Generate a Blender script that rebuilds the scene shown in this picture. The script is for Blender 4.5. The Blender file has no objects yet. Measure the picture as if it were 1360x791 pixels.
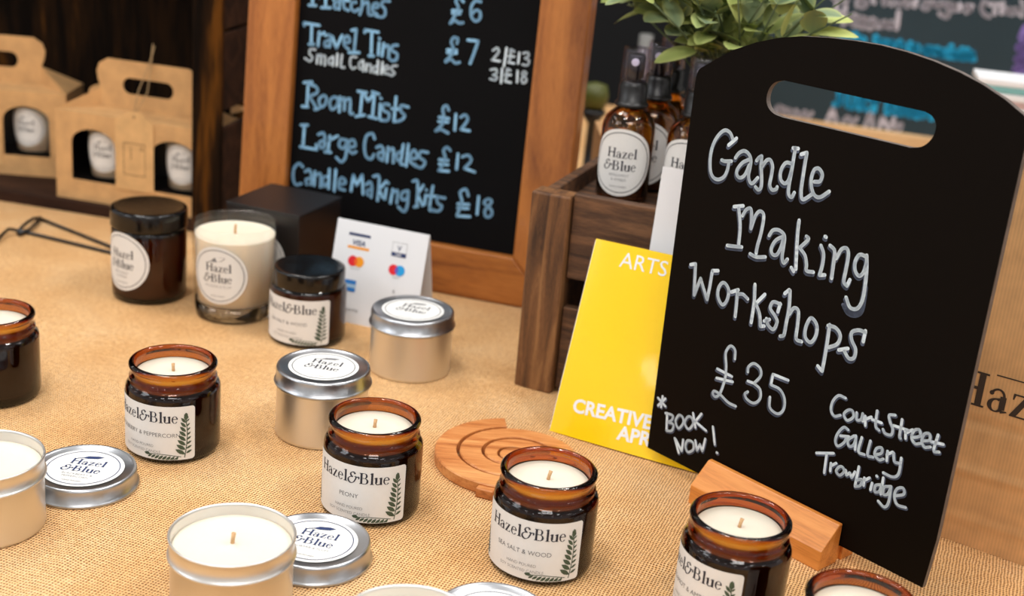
import bpy, math, random
from mathutils import Vector, Matrix
from mathutils.geometry import tessellate_polygon
random.seed(4)
SC = bpy.context.scene
COL = SC.collection
PI = math.pi

# ------------------------------------------------------------------ camera, world, lights, exposure
F_PX = 1791.997
PITCH, ROLL, CAM_H = 0.34279, 0.089564, 0.41893
_fw = Vector((0, math.cos(PITCH), -math.sin(PITCH)))
_rt = Vector((1, 0, 0))
_up = _rt.cross(_fw)
_c, _s = math.cos(ROLL), math.sin(ROLL)
CR, CU = _c*_rt + _s*_up, -_s*_rt + _c*_up
CAM = Vector((0, 0, CAM_H))
cd = bpy.data.cameras.new('camera')
cam = bpy.data.objects.new('camera', cd)
COL.objects.link(cam)
M = Matrix((CR, CU, -_fw)).transposed().to_4x4()
M.translation = CAM
cam.matrix_world = M
cd.sensor_fit = 'HORIZONTAL'; cd.sensor_width = 36; cd.lens = F_PX/1360*36
cd.clip_start = 0.02; cd.clip_end = 30
cd.dof.use_dof = True; cd.dof.focus_distance = 0.835; cd.dof.aperture_fstop = 6.6
SC.camera = cam
SC.view_settings.view_transform = 'Standard'
SC.view_settings.look = 'None'
SC.view_settings.gamma = 1
SC.view_settings.use_curve_mapping = False
SC.view_settings.exposure = 0.0
SC.cycles.use_denoising = True
SC.cycles.max_bounces = 14
SC.cycles.transmission_bounces = 14
SC.cycles.transparent_max_bounces = 16
SC.cycles.sample_clamp_indirect = 6
w = bpy.data.worlds.new('hall_light'); SC.world = w; w.use_nodes = True
def _world():
    # a hall: soft warm surroundings, a darker ceiling with rows of bright light panels
    t = w.node_tree; bg = t.nodes['Background']
    co = t.nodes.new('ShaderNodeTexCoord'); sx = t.nodes.new('ShaderNodeSeparateXYZ'); t.links.new(co.outputs['Generated'], sx.inputs[0])
    def M_(op, a, b=None):
        n = t.nodes.new('ShaderNodeMath'); n.operation = op
        for i, x in enumerate((a, b)):
            if x is None: continue
            if isinstance(x, (int, float)): n.inputs[i].default_value = x
            else: t.links.new(x, n.inputs[i])
        return n.outputs[0]
    X, Y, Z = sx.outputs[0], sx.outputs[1], sx.outputs[2]
    zc_ = M_('MAXIMUM', Z, .05); px = M_('DIVIDE', X, zc_); py_ = M_('DIVIDE', Y, zc_)
    on = M_('MULTIPLY', M_('LESS_THAN', M_('FRACT', M_('MULTIPLY', M_('ADD', px, .35), 1.1)), .16), M_('LESS_THAN', M_('FRACT', M_('MULTIPLY', M_('ADD', py_, .1), .8)), .34))
    on = M_('MULTIPLY', on, M_('GREATER_THAN', Z, .3))
    up = M_('GREATER_THAN', Z, .3)
    st = M_('ADD', M_('MULTIPLY', on, WORLD_PANELS), M_('SUBTRACT', WORLD_LOW, M_('MULTIPLY', up, WORLD_LOW-WORLD_UP)))
    bg.inputs[0].default_value = (1.0, 0.98, 0.955, 1); t.links.new(st, bg.inputs[1])
WORLD_PANELS, WORLD_LOW, WORLD_UP = 8.5, .58, .34
_world()

def area(name, loc, size, power, col, tgt=(0, .95, 0)):
    l = bpy.data.lights.new(name, 'AREA'); l.shape = 'RECTANGLE'
    l.size, l.size_y = size; l.energy = power; l.color = col
    o = bpy.data.objects.new(name, l); COL.objects.link(o); o.location = loc
    o.rotation_euler = (Vector(tgt)-Vector(loc)).to_track_quat('-Z', 'Y').to_euler()
    return o
area('hall_lamp', (-0.9, 1.5, 2.1), (.35, .35), 11, (1, .98, .95))
area('hall_lamp', (0.5, 1.9, 2.2), (.35, .35), 11, (1, .98, .95))
area('hall_lamp', (-0.5, 0.3, 2.1), (.3, .3), 12, (1, .98, .945))
area('hall_lamp', (0.9, 0.5, 2.0), (.3, .3), 12, (1, .98, .945))
area('hall_lamp', (0.15, -0.9, 1.9), (.8, .5), 14, (1, .96, .92), (0, 1, .1))
area('hall_lamp', (-1.8, 0.2, 1.3), (.5, .8), 6, (.9, .95, 1), (0, 1, .1))

def ray(px, py):
    return (px-680)/F_PX*CR - (py-395.5)/F_PX*CU + _fw
def atz(px, py, z=0.0):
    d = ray(px, py); return CAM + d*((z-CAM_H)/d.z)
def hit(px, py, p0, n):
    d = ray(px, py); return CAM + d*((p0-CAM).dot(n)/d.dot(n))
class Plane:
    """a real plane in the place: u along a horizontal azimuth, v up the (leaning) face, n towards the viewer"""
    def __init__(s, p0, az, lean=0):
        a, l = math.radians(az), math.radians(lean)
        s.o = Vector(p0); s.u = Vector((math.cos(a), math.sin(a), 0)); nh = Vector((-s.u.y, s.u.x, 0))
        s.v = math.cos(l)*Vector((0, 0, 1)) + math.sin(l)*nh
        s.n = -(s.u.cross(s.v)); s.n = s.u.cross(s.v)
        if s.n.y > 0: s.n = -s.n
    def uv(s, px, py):
        d = hit(px, py, s.o, s.n)-s.o; return (d.dot(s.u), d.dot(s.v))
    def w(s, u, v, off=0):
        return s.o + s.u*u + s.v*v + s.n*off

# ------------------------------------------------------------------ materials
def nt(name):
    m = bpy.data.materials.new(name); m.use_nodes = True
    t = m.node_tree; return m, t, t.nodes['Principled BSDF']
def lin(c):
    return tuple(((x/255+.055)/1.055)**2.4 if x > 10 else x/255/12.92 for x in c)+(1,)
def mat(name, c, rough=.6, metal=0, coat=0, spec=.5, noise=None, bump=None, trans=0, ior=1.5, sub=0):
    m, t, b = nt(name)
    b.inputs['Base Color'].default_value = lin(c)
    b.inputs['Roughness'].default_value = rough; b.inputs['Metallic'].default_value = metal
    b.inputs['Coat Weight'].default_value = coat; b.inputs['Specular IOR Level'].default_value = spec
    b.inputs['Transmission Weight'].default_value = trans; b.inputs['IOR'].default_value = ior
    if sub:
        b.inputs['Subsurface Weight'].default_value = sub
        b.inputs['Subsurface Radius'].default_value = (.006, .004, .003); b.inputs['Subsurface Scale'].default_value = 1
    if noise:
        sc, amt = noise
        co = t.nodes.new('ShaderNodeTexCoord'); n = t.nodes.new('ShaderNodeTexNoise')
        n.inputs['Scale'].default_value = sc; n.inputs['Detail'].default_value = 5
        mx = t.nodes.new('ShaderNodeMix'); mx.data_type = 'RGBA'
        mx.inputs[6].default_value = lin(tuple(max(0, x*(1-amt)) for x in c)); mx.inputs[7].default_value = lin(tuple(min(255, x*(1+amt)) for x in c))
        t.links.new(co.outputs['Object'], n.inputs['Vector']); t.links.new(n.outputs['Fac'], mx.inputs[0]); t.links.new(mx.outputs[2], b.inputs['Base Color'])
    if bump:
        sc, st = bump
        co = t.nodes.new('ShaderNodeTexCoord'); n = t.nodes.new('ShaderNodeTexNoise'); n.inputs['Scale'].default_value = sc
        bp = t.nodes.new('ShaderNodeBump'); bp.inputs['Strength'].default_value = st; bp.inputs['Distance'].default_value = .001
        t.links.new(co.outputs['Object'], n.inputs['Vector']); t.links.new(n.outputs['Fac'], bp.inputs['Height']); t.links.new(bp.outputs[0], b.inputs['Normal'])
    return m
def math_(t, op, a, b=None):
    n = t.nodes.new('ShaderNodeMath'); n.operation = op
    for i, x in enumerate((a, b)):
        if x is None: continue
        if isinstance(x, (int, float)): n.inputs[i].default_value = x
        else: t.links.new(x, n.inputs[i])
    return n.outputs[0]
def ramp(t, fac, stops):
    r = t.nodes.new('ShaderNodeValToRGB'); e = r.color_ramp.elements
    while len(e) < len(stops): e.new(.5)
    for k, (p, c) in enumerate(stops): e[k].position = p; e[k].color = lin(c)
    t.links.new(fac, r.inputs[0]); return r.outputs[0]
def wood(name, cols, axis=0, scale=1.0, rough=.5, coat=0, bump=.3, fine=900, rot=0, spec=.5):
    """grain running along an object axis; cols from dark to light"""
    m, t, b = nt(name)
    co = t.nodes.new('ShaderNodeTexCoord'); mp = t.nodes.new('ShaderNodeMapping')
    mp.inputs['Rotation'].default_value = (0, 0, rot)
    s = [1, 1, 1]; s[axis] = .09; mp.inputs['Scale'].default_value = [x*scale for x in s]
    t.links.new(co.outputs['Object'], mp.inputs['Vector'])
    n = t.nodes.new('ShaderNodeTexNoise'); n.inputs['Scale'].default_value = 45; n.inputs['Detail'].default_value = 8; n.inputs['Distortion'].default_value = 1.2
    t.links.new(mp.outputs[0], n.inputs['Vector'])
    n2 = t.nodes.new('ShaderNodeTexNoise'); n2.inputs['Scale'].default_value = fine; n2.inputs['Detail'].default_value = 3
    t.links.new(mp.outputs[0], n2.inputs['Vector'])
    f = math_(t, 'ADD', math_(t, 'MULTIPLY', n.outputs['Fac'], .75), math_(t, 'MULTIPLY', n2.outputs['Fac'], .25))
    k = len(cols); st = [(.34+.32*i/(k-1), c) for i, c in enumerate(cols)]
    t.links.new(ramp(t, f, st), b.inputs['Base Color'])
    b.inputs['Roughness'].default_value = rough; b.inputs['Coat Weight'].default_value = coat; b.inputs['Specular IOR Level'].default_value = spec
    bp = t.nodes.new('ShaderNodeBump'); bp.inputs['Strength'].default_value = bump; bp.inputs['Distance'].default_value = .0008
    t.links.new(f, bp.inputs['Height']); t.links.new(bp.outputs[0], b.inputs['Normal'])
    return m
def burlap():
    m, t, b = nt('burlap weave')
    co = t.nodes.new('ShaderNodeTexCoord'); mp = t.nodes.new('ShaderNodeMapping'); mp.inputs['Rotation'].default_value = (0, 0, math.radians(20))
    t.links.new(co.outputs['Object'], mp.inputs['Vector'])
    wn = t.nodes.new('ShaderNodeTexNoise'); wn.inputs['Scale'].default_value = 110; wn.inputs['Detail'].default_value = 2
    t.links.new(mp.outputs[0], wn.inputs['Vector'])
    vm = t.nodes.new('ShaderNodeVectorMath'); vm.operation = 'SCALE'; vm.inputs['Scale'].default_value = .0022
    t.links.new(wn.outputs['Color'], vm.inputs[0])
    va = t.nodes.new('ShaderNodeVectorMath'); va.operation = 'ADD'
    t.links.new(mp.outputs[0], va.inputs[0]); t.links.new(vm.outputs[0], va.inputs[1])
    sx = t.nodes.new('ShaderNodeSeparateXYZ'); t.links.new(va.outputs[0], sx.inputs[0])
    pu, pv = 2*PI/.00195, 2*PI/.00225
    cu = math_(t, 'COSINE', math_(t, 'MULTIPLY', sx.outputs[0], pu)); cv = math_(t, 'COSINE', math_(t, 'MULTIPLY', sx.outputs[1], pv))
    hu = math_(t, 'MULTIPLY', sx.outputs[0], pu/2); hv = math_(t, 'MULTIPLY', sx.outputs[1], pv/2)
    over = math_(t, 'MULTIPLY', math_(t, 'SINE', hu), math_(t, 'SINE', hv))      # which thread lies on top
    au = math_(t, 'ADD', math_(t, 'MULTIPLY', cu, .5), .5); av = math_(t, 'ADD', math_(t, 'MULTIPLY', cv, .5), .5)
    hole = math_(t, 'MULTIPLY', au, av)
    vn = t.nodes.new('ShaderNodeTexNoise'); vn.inputs['Scale'].default_value = 260; vn.inputs['Detail'].default_value = 2
    t.links.new(mp.outputs[0], vn.inputs['Vector'])
    holes = math_(t, 'MULTIPLY', math_(t, 'POWER', hole, .9), math_(t, 'ADD', math_(t, 'MULTIPLY', vn.outputs['Fac'], 1.9), .05))
    fib = t.nodes.new('ShaderNodeTexNoise'); fib.inputs['Scale'].default_value = 700; fib.inputs['Detail'].default_value = 3
    t.links.new(mp.outputs[0], fib.inputs['Vector'])
    big = t.nodes.new('ShaderNodeTexNoise'); big.inputs['Scale'].default_value = 14; big.inputs['Detail'].default_value = 4
    t.links.new(mp.outputs[0], big.inputs['Vector'])
    f = math_(t, 'ADD', math_(t, 'MULTIPLY', fib.outputs['Fac'], .6), math_(t, 'MULTIPLY', big.outputs['Fac'], .4))
    thread = ramp(t, f, [(.3, (212, 158, 98)), (.5, (240, 192, 134)), (.68, (251, 216, 168))])
    mx = t.nodes.new('ShaderNodeMix'); mx.data_type = 'RGBA'; mx.inputs[7].default_value = lin((112, 62, 26))
    t.links.new(math_(t, 'MINIMUM', math_(t, 'MULTIPLY', holes, 1.35), .95), mx.inputs[0]); t.links.new(thread, mx.inputs[6])
    t.links.new(mx.outputs[2], b.inputs['Base Color'])
    b.inputs['Roughness'].default_value = .9; b.inputs['Specular IOR Level'].default_value = .15
    h = math_(t, 'ADD', math_(t, 'SUBTRACT', 1.0, hole), math_(t, 'MULTIPLY', math_(t, 'ABSOLUTE', over), .35))
    bp = t.nodes.new('ShaderNodeBump'); bp.inputs['Strength'].default_value = .55; bp.inputs['Distance'].default_value = .0006
    t.links.new(h, bp.inputs['Height']); t.links.new(bp.outputs[0], b.inputs['Normal'])
    return m
def kraft(name, c, stripes=True):
    m, t, b = nt(name)
    co = t.nodes.new('ShaderNodeTexCoord'); sx = t.nodes.new('ShaderNodeSeparateXYZ'); t.links.new(co.outputs['Object'], sx.inputs[0])
    n = t.nodes.new('ShaderNodeTexNoise'); n.inputs['Scale'].default_value = 60; n.inputs['Detail'].default_value = 2; t.links.new(co.outputs['Object'], n.inputs['Vector'])
    f = n.outputs['Fac']
    if stripes:
        s = math_(t, 'SINE', math_(t, 'MULTIPLY', sx.outputs[0], 2*PI/.0021))
        f = math_(t, 'ADD', f, math_(t, 'MULTIPLY', s, .10))
    t.links.new(ramp(t, f, [(.1, tuple(x*.88 for x in c)), (.9, tuple(min(255, x*1.08) for x in c))]), b.inputs['Base Color'])
    b.inputs['Roughness'].default_value = .8
    return m
def clear_glass(name, tint=(254, 254, 254)):
    """clear glass: straight-through transmission with a fresnel gloss"""
    m = bpy.data.materials.new(name); m.use_nodes = True; t = m.node_tree
    t.nodes.remove(t.nodes['Principled BSDF']); out = t.nodes['Material Output']
    tr = t.nodes.new('ShaderNodeBsdfTransparent'); tr.inputs[0].default_value = lin(tint)
    gl = t.nodes.new('ShaderNodeBsdfGlossy'); gl.inputs['Roughness'].default_value = .03
    lw = t.nodes.new('ShaderNodeLayerWeight'); lw.inputs[0].default_value = .5
    fac = math_(t, 'ADD', math_(t, 'MULTIPLY', math_(t, 'POWER', lw.outputs['Facing'], 5.0), .45), .04)
    mx = t.nodes.new('ShaderNodeMixShader'); t.links.new(fac, mx.inputs[0]); t.links.new(tr.outputs[0], mx.inputs[1]); t.links.new(gl.outputs[0], mx.inputs[2])
    t.links.new(mx.outputs[0], out.inputs[0]); return m
def amber(name, c, dens):
    m, t, b = nt(name); b.inputs['Base Color'].default_value = lin(c); b.inputs['Roughness'].default_value = .015
    b.inputs['Transmission Weight'].default_value = 1; b.inputs['IOR'].default_value = 1.5
    v = t.nodes.new('ShaderNodeVolumeAbsorption'); v.inputs['Color'].default_value = (.87, .645, .06, 1); v.inputs['Density'].default_value = dens
    t.links.new(v.outputs[0], t.nodes['Material Output'].inputs['Volume']); return m
def leaf_mat():
    m, t, b = nt('sage leaf')
    at = t.nodes.new('ShaderNodeAttribute'); at.attribute_name = 'rim'
    ge = t.nodes.new('ShaderNodeNewGeometry')
    base = ramp(t, ge.outputs['Random Per Island'], [(0, (112, 134, 108)), (.4, (132, 152, 112)), (.65, (160, 174, 96)), (1, (184, 194, 112))])
    mx = t.nodes.new('ShaderNodeMix'); mx.data_type = 'RGBA'; mx.inputs[7].default_value = lin((206, 210, 132))
    t.links.new(math_(t, 'MULTIPLY', at.outputs['Fac'], .6), mx.inputs[0]); t.links.new(base, mx.inputs[6]); t.links.new(mx.outputs[2], b.inputs['Base Color'])
    b.inputs['Roughness'].default_value = .7
    return m
def brushed(name, c, rough):
    m, t, b = nt(name); b.inputs['Base Color'].default_value = lin(c); b.inputs['Metallic'].default_value = 1
    b.inputs['Roughness'].default_value = rough
    co = t.nodes.new('ShaderNodeTexCoord'); mp = t.nodes.new('ShaderNodeMapping'); mp.inputs['Scale'].default_value = (4, 4, 300)
    n = t.nodes.new('ShaderNodeTexNoise'); n.inputs['Scale'].default_value = 8; n.inputs['Detail'].default_value = 3
    t.links.new(co.outputs['Object'], mp.inputs[0]); t.links.new(mp.outputs[0], n.inputs['Vector'])
    bp = t.nodes.new('ShaderNodeBump'); bp.inputs['Strength'].default_value = .06; bp.inputs['Distance'].default_value = .0005
    t.links.new(n.outputs['Fac'], bp.inputs['Height']); t.links.new(bp.outputs[0], b.inputs['Normal']); return m

MT = dict(
    burlap=burlap(),
    amber=amber('amber glass', (236, 232, 228), 1300),
    amber_shaded=amber('shaded amber glass', (112, 92, 74), 1200),  # same amber glass, the dimness of the wax-filled body put into its tint
    amber_bottle=amber('amber bottle glass', (232, 228, 224), 820),
    wax=mat('soy wax', (232, 221, 202), .45, sub=.25, noise=(25, .02)),
    cream_wax=mat('cream soy wax', (244, 230, 206), .45, sub=.2),
    wick=mat('cotton wick', (196, 158, 116), .9, noise=(900, .25)),
    paper=mat('label paper', (230, 229, 226), .65, noise=(300, .012)),
    white_card=mat('white card', (232, 233, 236), .45),
    ink=mat('dark navy ink', (30, 33, 48), .6),
    navy=mat('navy ink', (34, 52, 98), .6),
    grey_ink=mat('grey ink', (126, 126, 128), .6),
    leaf_ink=mat('printed green leaf', (62, 78, 60), .6, noise=(500, .35)),
    tin=brushed('tin body', (228, 225, 220), .38),
    tin_top=brushed('tin lid', (190, 192, 196), .3),
    black_lid=mat('black plastic lid', (12, 9, 8), .16, spec=.5, bump=(300, .1)),
    black_pl=mat('black plastic', (16, 15, 16), .35),
    black_card=mat('black card', (22, 17, 16), .42, noise=(40, .15)),
    chalkboard=mat('black chalkboard', (11, 7, 5), .5, spec=.08, noise=(9, .25)),
    board_edge=mat('chalkboard edge', (92, 82, 76), .6, noise=(120, .3)),
    menu_face=mat('menu chalkboard', (8, 8, 10), .6, spec=.1, noise=(12, .3)),
    teal_face=mat('dark teal chalkboard', (42, 58, 66), .7, spec=.25, noise=(7, .12)),
    chalk=mat('pale blue chalk pen', (212, 226, 248), .7, noise=(260, .12)),
    chalk_dim=mat('smudged chalk pen', (74, 84, 104), .7, noise=(260, .3)),
    chalk_blue=mat('sky blue chalk pen', (140, 190, 224), .7, noise=(200, .12)),
    chalk_grey=mat('soft white chalk', (188, 184, 196), .8, noise=(90, .2)),
    cyan=mat('cyan chalk pen', (24, 170, 222), .7, noise=(90, .1)),
    purple=mat('purple chalk', (132, 112, 186), .7, noise=(90, .2)),
    block=wood('orange varnished wood', [(176, 96, 34), (222, 140, 62), (236, 158, 80)], 0, 1.0, .4, .3, .1),
    frame=wood('golden oak frame', [(122, 66, 22), (170, 102, 42), (196, 124, 58)], 0, 1.0, .4, .25, .15),
    frame_v=wood('golden oak upright', [(122, 66, 22), (168, 100, 42), (194, 122, 56)], 2, 1.0, .4, .25, .15),
    crate_v=wood('brown crate post wood', [(56, 34, 18), (112, 74, 42), (150, 106, 64)], 2, 2.4, .6, 0, .6),
    crate_h=wood('brown crate plank wood', [(36, 22, 15), (84, 56, 36), (124, 86, 56)], 0, 2.0, .6, 0, .6),
    dark_wood=wood('dark stained shelf wood', [(8, 5, 3), (18, 11, 6), (40, 24, 10), (96, 58, 18)], 2, .6, .9, 0, .4, 400, 0, .08),
    dark_wood_h=wood('dark stained plank', [(30, 18, 12), (52, 32, 22), (74, 48, 32)], 0, 1, .8, 0, .4, 900, 0, .15),
    teak=wood('teak coaster', [(128, 66, 26), (196, 120, 62), (222, 154, 92), (230, 170, 108)], 0, .8, .45, .1, .2, 900, .5),
    pale_wood=wood('pale pine', [(190, 150, 104), (214, 178, 132), (226, 194, 150)], 0, .6, .6),
    kraft=kraft('kraft card', (208, 162, 108)),
    kraft_tag=kraft('kraft tag', (216, 172, 116), False),
    bag=kraft('kraft paper bag', (218, 168, 114)),
    stamp=mat('stamp ink', (58, 44, 34), .8),
    string=mat('hemp string', (170, 140, 100), .9),
    yellow=mat('yellow booklet cover', (250, 208, 10), .22, coat=.4, noise=(5, .02)),
    metal_black=mat('black painted metal', (14, 14, 16), .35),
    glass=clear_glass('clear glass'),
    thick_glass=mat('solid clear glass', (250, 252, 250), .01, trans=1, ior=1.5),
    clear_cap=clear_glass('clear plastic cap', (246, 243, 250)),
    spray_white=mat('white spray nozzle', (235, 238, 240), .4),
    red=mat('red print', (225, 30, 44), .5), orange=mat('orange print', (246, 158, 30), .5), mid=mat('red orange print', (240, 96, 26), .5),
    blue=mat('light blue print', (30, 158, 224), .5), violet=mat('violet print', (96, 92, 190), .5), cardblue=mat('blue print', (40, 120, 196), .5), pale=mat('pale blue print', (168, 200, 226), .5),
    leaf=leaf_mat(), stem=mat('plant stem', (92, 106, 74), .8),
    pot=mat('grey pot', (118, 118, 116), .7),
    teal_card=mat('teal card', (120, 176, 176), .6), pink_card=mat('dusty pink card', (190, 160, 156), .6),
    wall=mat('dark hall wall', (9, 9, 11), .9), floor=mat('hall floor', (70, 62, 56), .8, noise=(3, .2)),
    lime=mat('olive green glaze', (74, 78, 22), .5), cardboard=mat('cardboard', (196, 150, 102), .8, noise=(30, .06)),
    table=mat('trestle table top', (120, 96, 72), .7, noise=(10, .1)),
)

# ------------------------------------------------------------------ mesh collector
class MB:
    def __init__(s): s.v = []; s.f = []; s.m = []; s.sm = []; s.attr = None
    def add(s, vs, fs, mi=0, smooth=False):
        b = len(s.v); s.v += [tuple(v) for v in vs]
        for f in fs: s.f.append([b+i for i in f]); s.m.append(mi); s.sm.append(smooth)
    def box(s, lo, hi, mi=0, T=None):
        x0, y0, z0 = lo; x1, y1, z1 = hi
        vs = [Vector(p) for p in ((x0,y0,z0),(x1,y0,z0),(x1,y1,z0),(x0,y1,z0),(x0,y0,z1),(x1,y0,z1),(x1,y1,z1),(x0,y1,z1))]
        if T: vs = [T @ v for v in vs]
        s.add(vs, [(0,3,2,1),(4,5,6,7),(0,1,5,4),(1,2,6,5),(2,3,7,6),(3,0,4,7)], mi); return s
    def lathe(s, prof, seg=64, c=(0,0,0), mi=0, smooth=True):
        """prof: list of (r, z); r=0 ends close to a point"""
        vs = []; fs = []; rows = []
        for r, z in prof:
            if r < 1e-7: rows.append([len(vs)]); vs.append((c[0], c[1], c[2]+z))
            else:
                rows.append(list(range(len(vs), len(vs)+seg)))
                vs += [(c[0]+r*math.cos(2*PI*k/seg), c[1]+r*math.sin(2*PI*k/seg), c[2]+z) for k in range(seg)]
        for a, b in zip(rows, rows[1:]):
            for k in range(seg):
                k2 = (k+1) % seg
                if len(a) == 1 and len(b) == 1: continue
                if len(a) == 1: fs.append((a[0], b[k2], b[k]))
                elif len(b) == 1: fs.append((a[k], a[k2], b[0]))
                else: fs.append((a[k], a[k2], b[k2], b[k]))
        s.add(vs, fs, mi, smooth); return s
    def tube(s, pts, r, seg=8, mi=0):
        pts = [Vector(p) for p in pts]; n = len(pts); rows = []; vs = []
        for i, p in enumerate(pts):
            d = (pts[min(i+1, n-1)]-pts[max(i-1, 0)]).normalized()
            a = d.orthogonal().normalized() if i == 0 else (pa - d*pa.dot(d)).normalized()
            pa = a; b = d.cross(a); rr = r[i] if isinstance(r, (list, tuple)) else r
            rows.append(range(len(vs), len(vs)+seg)); vs += [p + rr*(math.cos(2*PI*k/seg)*a+math.sin(2*PI*k/seg)*b) for k in range(seg)]
        fs = [(a[k], a[(k+1) % seg], b[(k+1) % seg], b[k]) for a, b in zip(rows, rows[1:]) for k in range(seg)]
        fs += [list(rows[0])[::-1], list(rows[-1])]
        s.add(vs, fs, mi, True); return s
    def plate(s, loops, th, fn, mi=0, mi_side=None):
        """outline (and holes) in (u, v); front face at off=0, back at off=-th; fn(u, v, off) -> point"""
        flat = [p for L in loops for p in L]
        tris = tessellate_polygon([[Vector((p[0], p[1], 0)) for p in L] for L in loops])
        n = len(flat)
        vs = [fn(u, v, 0) for u, v in flat]+[fn(u, v, -th) for u, v in flat]
        s.add(vs, [tuple(t) for t in tris], mi); s.m += []
        b = len(s.v)-2*n
        for t in tris: s.f.append([b+n+i for i in reversed(t)]); s.m.append(mi); s.sm.append(False)
        k = 0
        for L in loops:
            for i in range(len(L)):
                j = (i+1) % len(L); s.f.append([b+k+i, b+k+j, b+n+k+j, b+n+k+i]); s.m.append(mi if mi_side is None else mi_side); s.sm.append(False)
            k += len(L)
        return s
def obj(name, mb, mats, parent=None, world=False, bevel=0, fix=True):
    me = bpy.data.meshes.new(name); vs = mb.v
    if world and parent is not None:
        inv = parent.matrix_basis.inverted(); vs = [tuple(inv @ Vector(v)) for v in vs]
    me.from_pydata(vs, [], mb.f)
    for m in (mats if isinstance(mats, (list, tuple)) else [mats]): me.materials.append(MT[m])
    me.polygons.foreach_set('material_index', mb.m); me.polygons.foreach_set('use_smooth', mb.sm)
    if fix:
        import bmesh
        bm = bmesh.new(); bm.from_mesh(me); bmesh.ops.recalc_face_normals(bm, faces=bm.faces); bm.to_mesh(me); bm.free()
    me.update()
    o = bpy.data.objects.new(name, me); COL.objects.link(o)
    if parent is not None: o.parent = parent
    if bevel:
        b = o.modifiers.new('edge', 'BEVEL'); b.width = bevel; b.segments = 2; b.limit_method = 'ANGLE'
    return o
def thing(name, label, cat, loc=(0, 0, 0), rz=0, group=None):
    o = bpy.data.objects.new(name, None); COL.objects.link(o); o.empty_display_size = .02
    o.location = loc; o.rotation_euler = (0, 0, rz); o['label'] = label; o['category'] = cat
    if group: o['group'] = group
    o.matrix_basis = Matrix.Translation(loc) @ Matrix.Rotation(rz, 4, 'Z')
    return o
def tag(o, label, cat, group=None):
    o['label'] = label; o['category'] = cat
    if group: o['group'] = group
    return o
def struct(o): o['kind'] = 'structure'; return o

# ------------------------------------------------------------------ lettering in 2D: lists of (points, faces)
class Ink:
    """flat shapes in a 2D sheet; each piece carries a material index"""
    def __init__(s): s.p = []
    def poly(s, pts, mi=0): s.p.append((list(pts), [list(range(len(pts)))], mi)); return s
    def rect(s, x0, y0, x1, y1, mi=0): return s.poly([(x0,y0),(x1,y0),(x1,y1),(x0,y1)], mi)
    def ring(s, cx, cy, rx, ry, tx, ty, a0=0, a1=360, mi=0, n=None):
        n = n or max(6, int(abs(a1-a0)/12)); pts = []
        for k in range(n+1):
            a = math.radians(a0+(a1-a0)*k/n); c, d = math.cos(a), math.sin(a)
            pts += [(cx+rx*c, cy+ry*d), (cx+(rx-tx)*c, cy+(ry-ty)*d)]
        s.p.append((pts, [[2*k, 2*k+1, 2*k+3, 2*k+2] for k in range(n)], mi)); return s
    def disc(s, cx, cy, r, mi=0, n=24, ry=None):
        return s.poly([(cx+r*math.cos(2*PI*k/n), cy+(ry or r)*math.sin(2*PI*k/n)) for k in range(n)], mi)
    def stroke(s, pts, w, mi=0, smooth=True, caps=True):
        if smooth and len(pts) > 2: pts = crom(pts)
        P = [Vector((p[0], p[1])) for p in pts]; vs = []; fs = []
        for a, b in zip(P, P[1:]):
            d = b-a
            if d.length < 1e-9: continue
            d.normalize(); wa = w(d) if callable(w) else w
            nn = Vector((-d.y, d.x))*wa/2; k = len(vs); vs += [tuple(a+nn), tuple(a-nn), tuple(b-nn), tuple(b+nn)]; fs.append([k, k+1, k+2, k+3])
        ww = w if not callable(w) else w(Vector((1, 0)))
        if not callable(w) and caps:
            for q in P:
                k = len(vs); vs += [(q.x+ww/2*math.cos(PI*j/4), q.y+ww/2*math.sin(PI*j/4)) for j in range(8)]; fs.append(list(range(k, k+8)))
        s.p.append((vs, fs, mi)); return s
    def put(s, other, dx=0, dy=0, sc=1, rot=0, mi=None, shear=0):
        c, d = math.cos(rot), math.sin(rot)
        for vs, fs, m in other.p:
            s.p.append(([(dx+sc*(c*(x+shear*y)-d*y), dy+sc*(d*(x+shear*y)+c*y)) for x, y in vs], fs, m if mi is None else mi))
        return s
    def into(s, mb, fn, base=0):
        for vs, fs, m in s.p: mb.add([fn(x, y) for x, y in vs], fs, m+base)
def crom(pts, n=5, closed=None):
    P = [Vector((p[0], p[1])) for p in pts]
    if closed is None: closed = (P[0]-P[-1]).length < 1e-6
    out = []; N = len(P)
    for i in range(N-1):
        p1, p2 = P[i], P[i+1]
        p0 = P[i-1] if i > 0 else (P[-2] if closed else 2*p1-p2)
        p3 = P[i+2] if i+2 < N else (P[1] if closed else 2*p2-p1)
        for k in range(n):
            t = k/n; out.append(.5*((2*p1)+(p2-p0)*t+(2*p0-5*p1+4*p2-p3)*t*t+(3*p1-p0-3*p2+p3)*t**3))
    out.append(P[-1]); return [tuple(p) for p in out]

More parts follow.
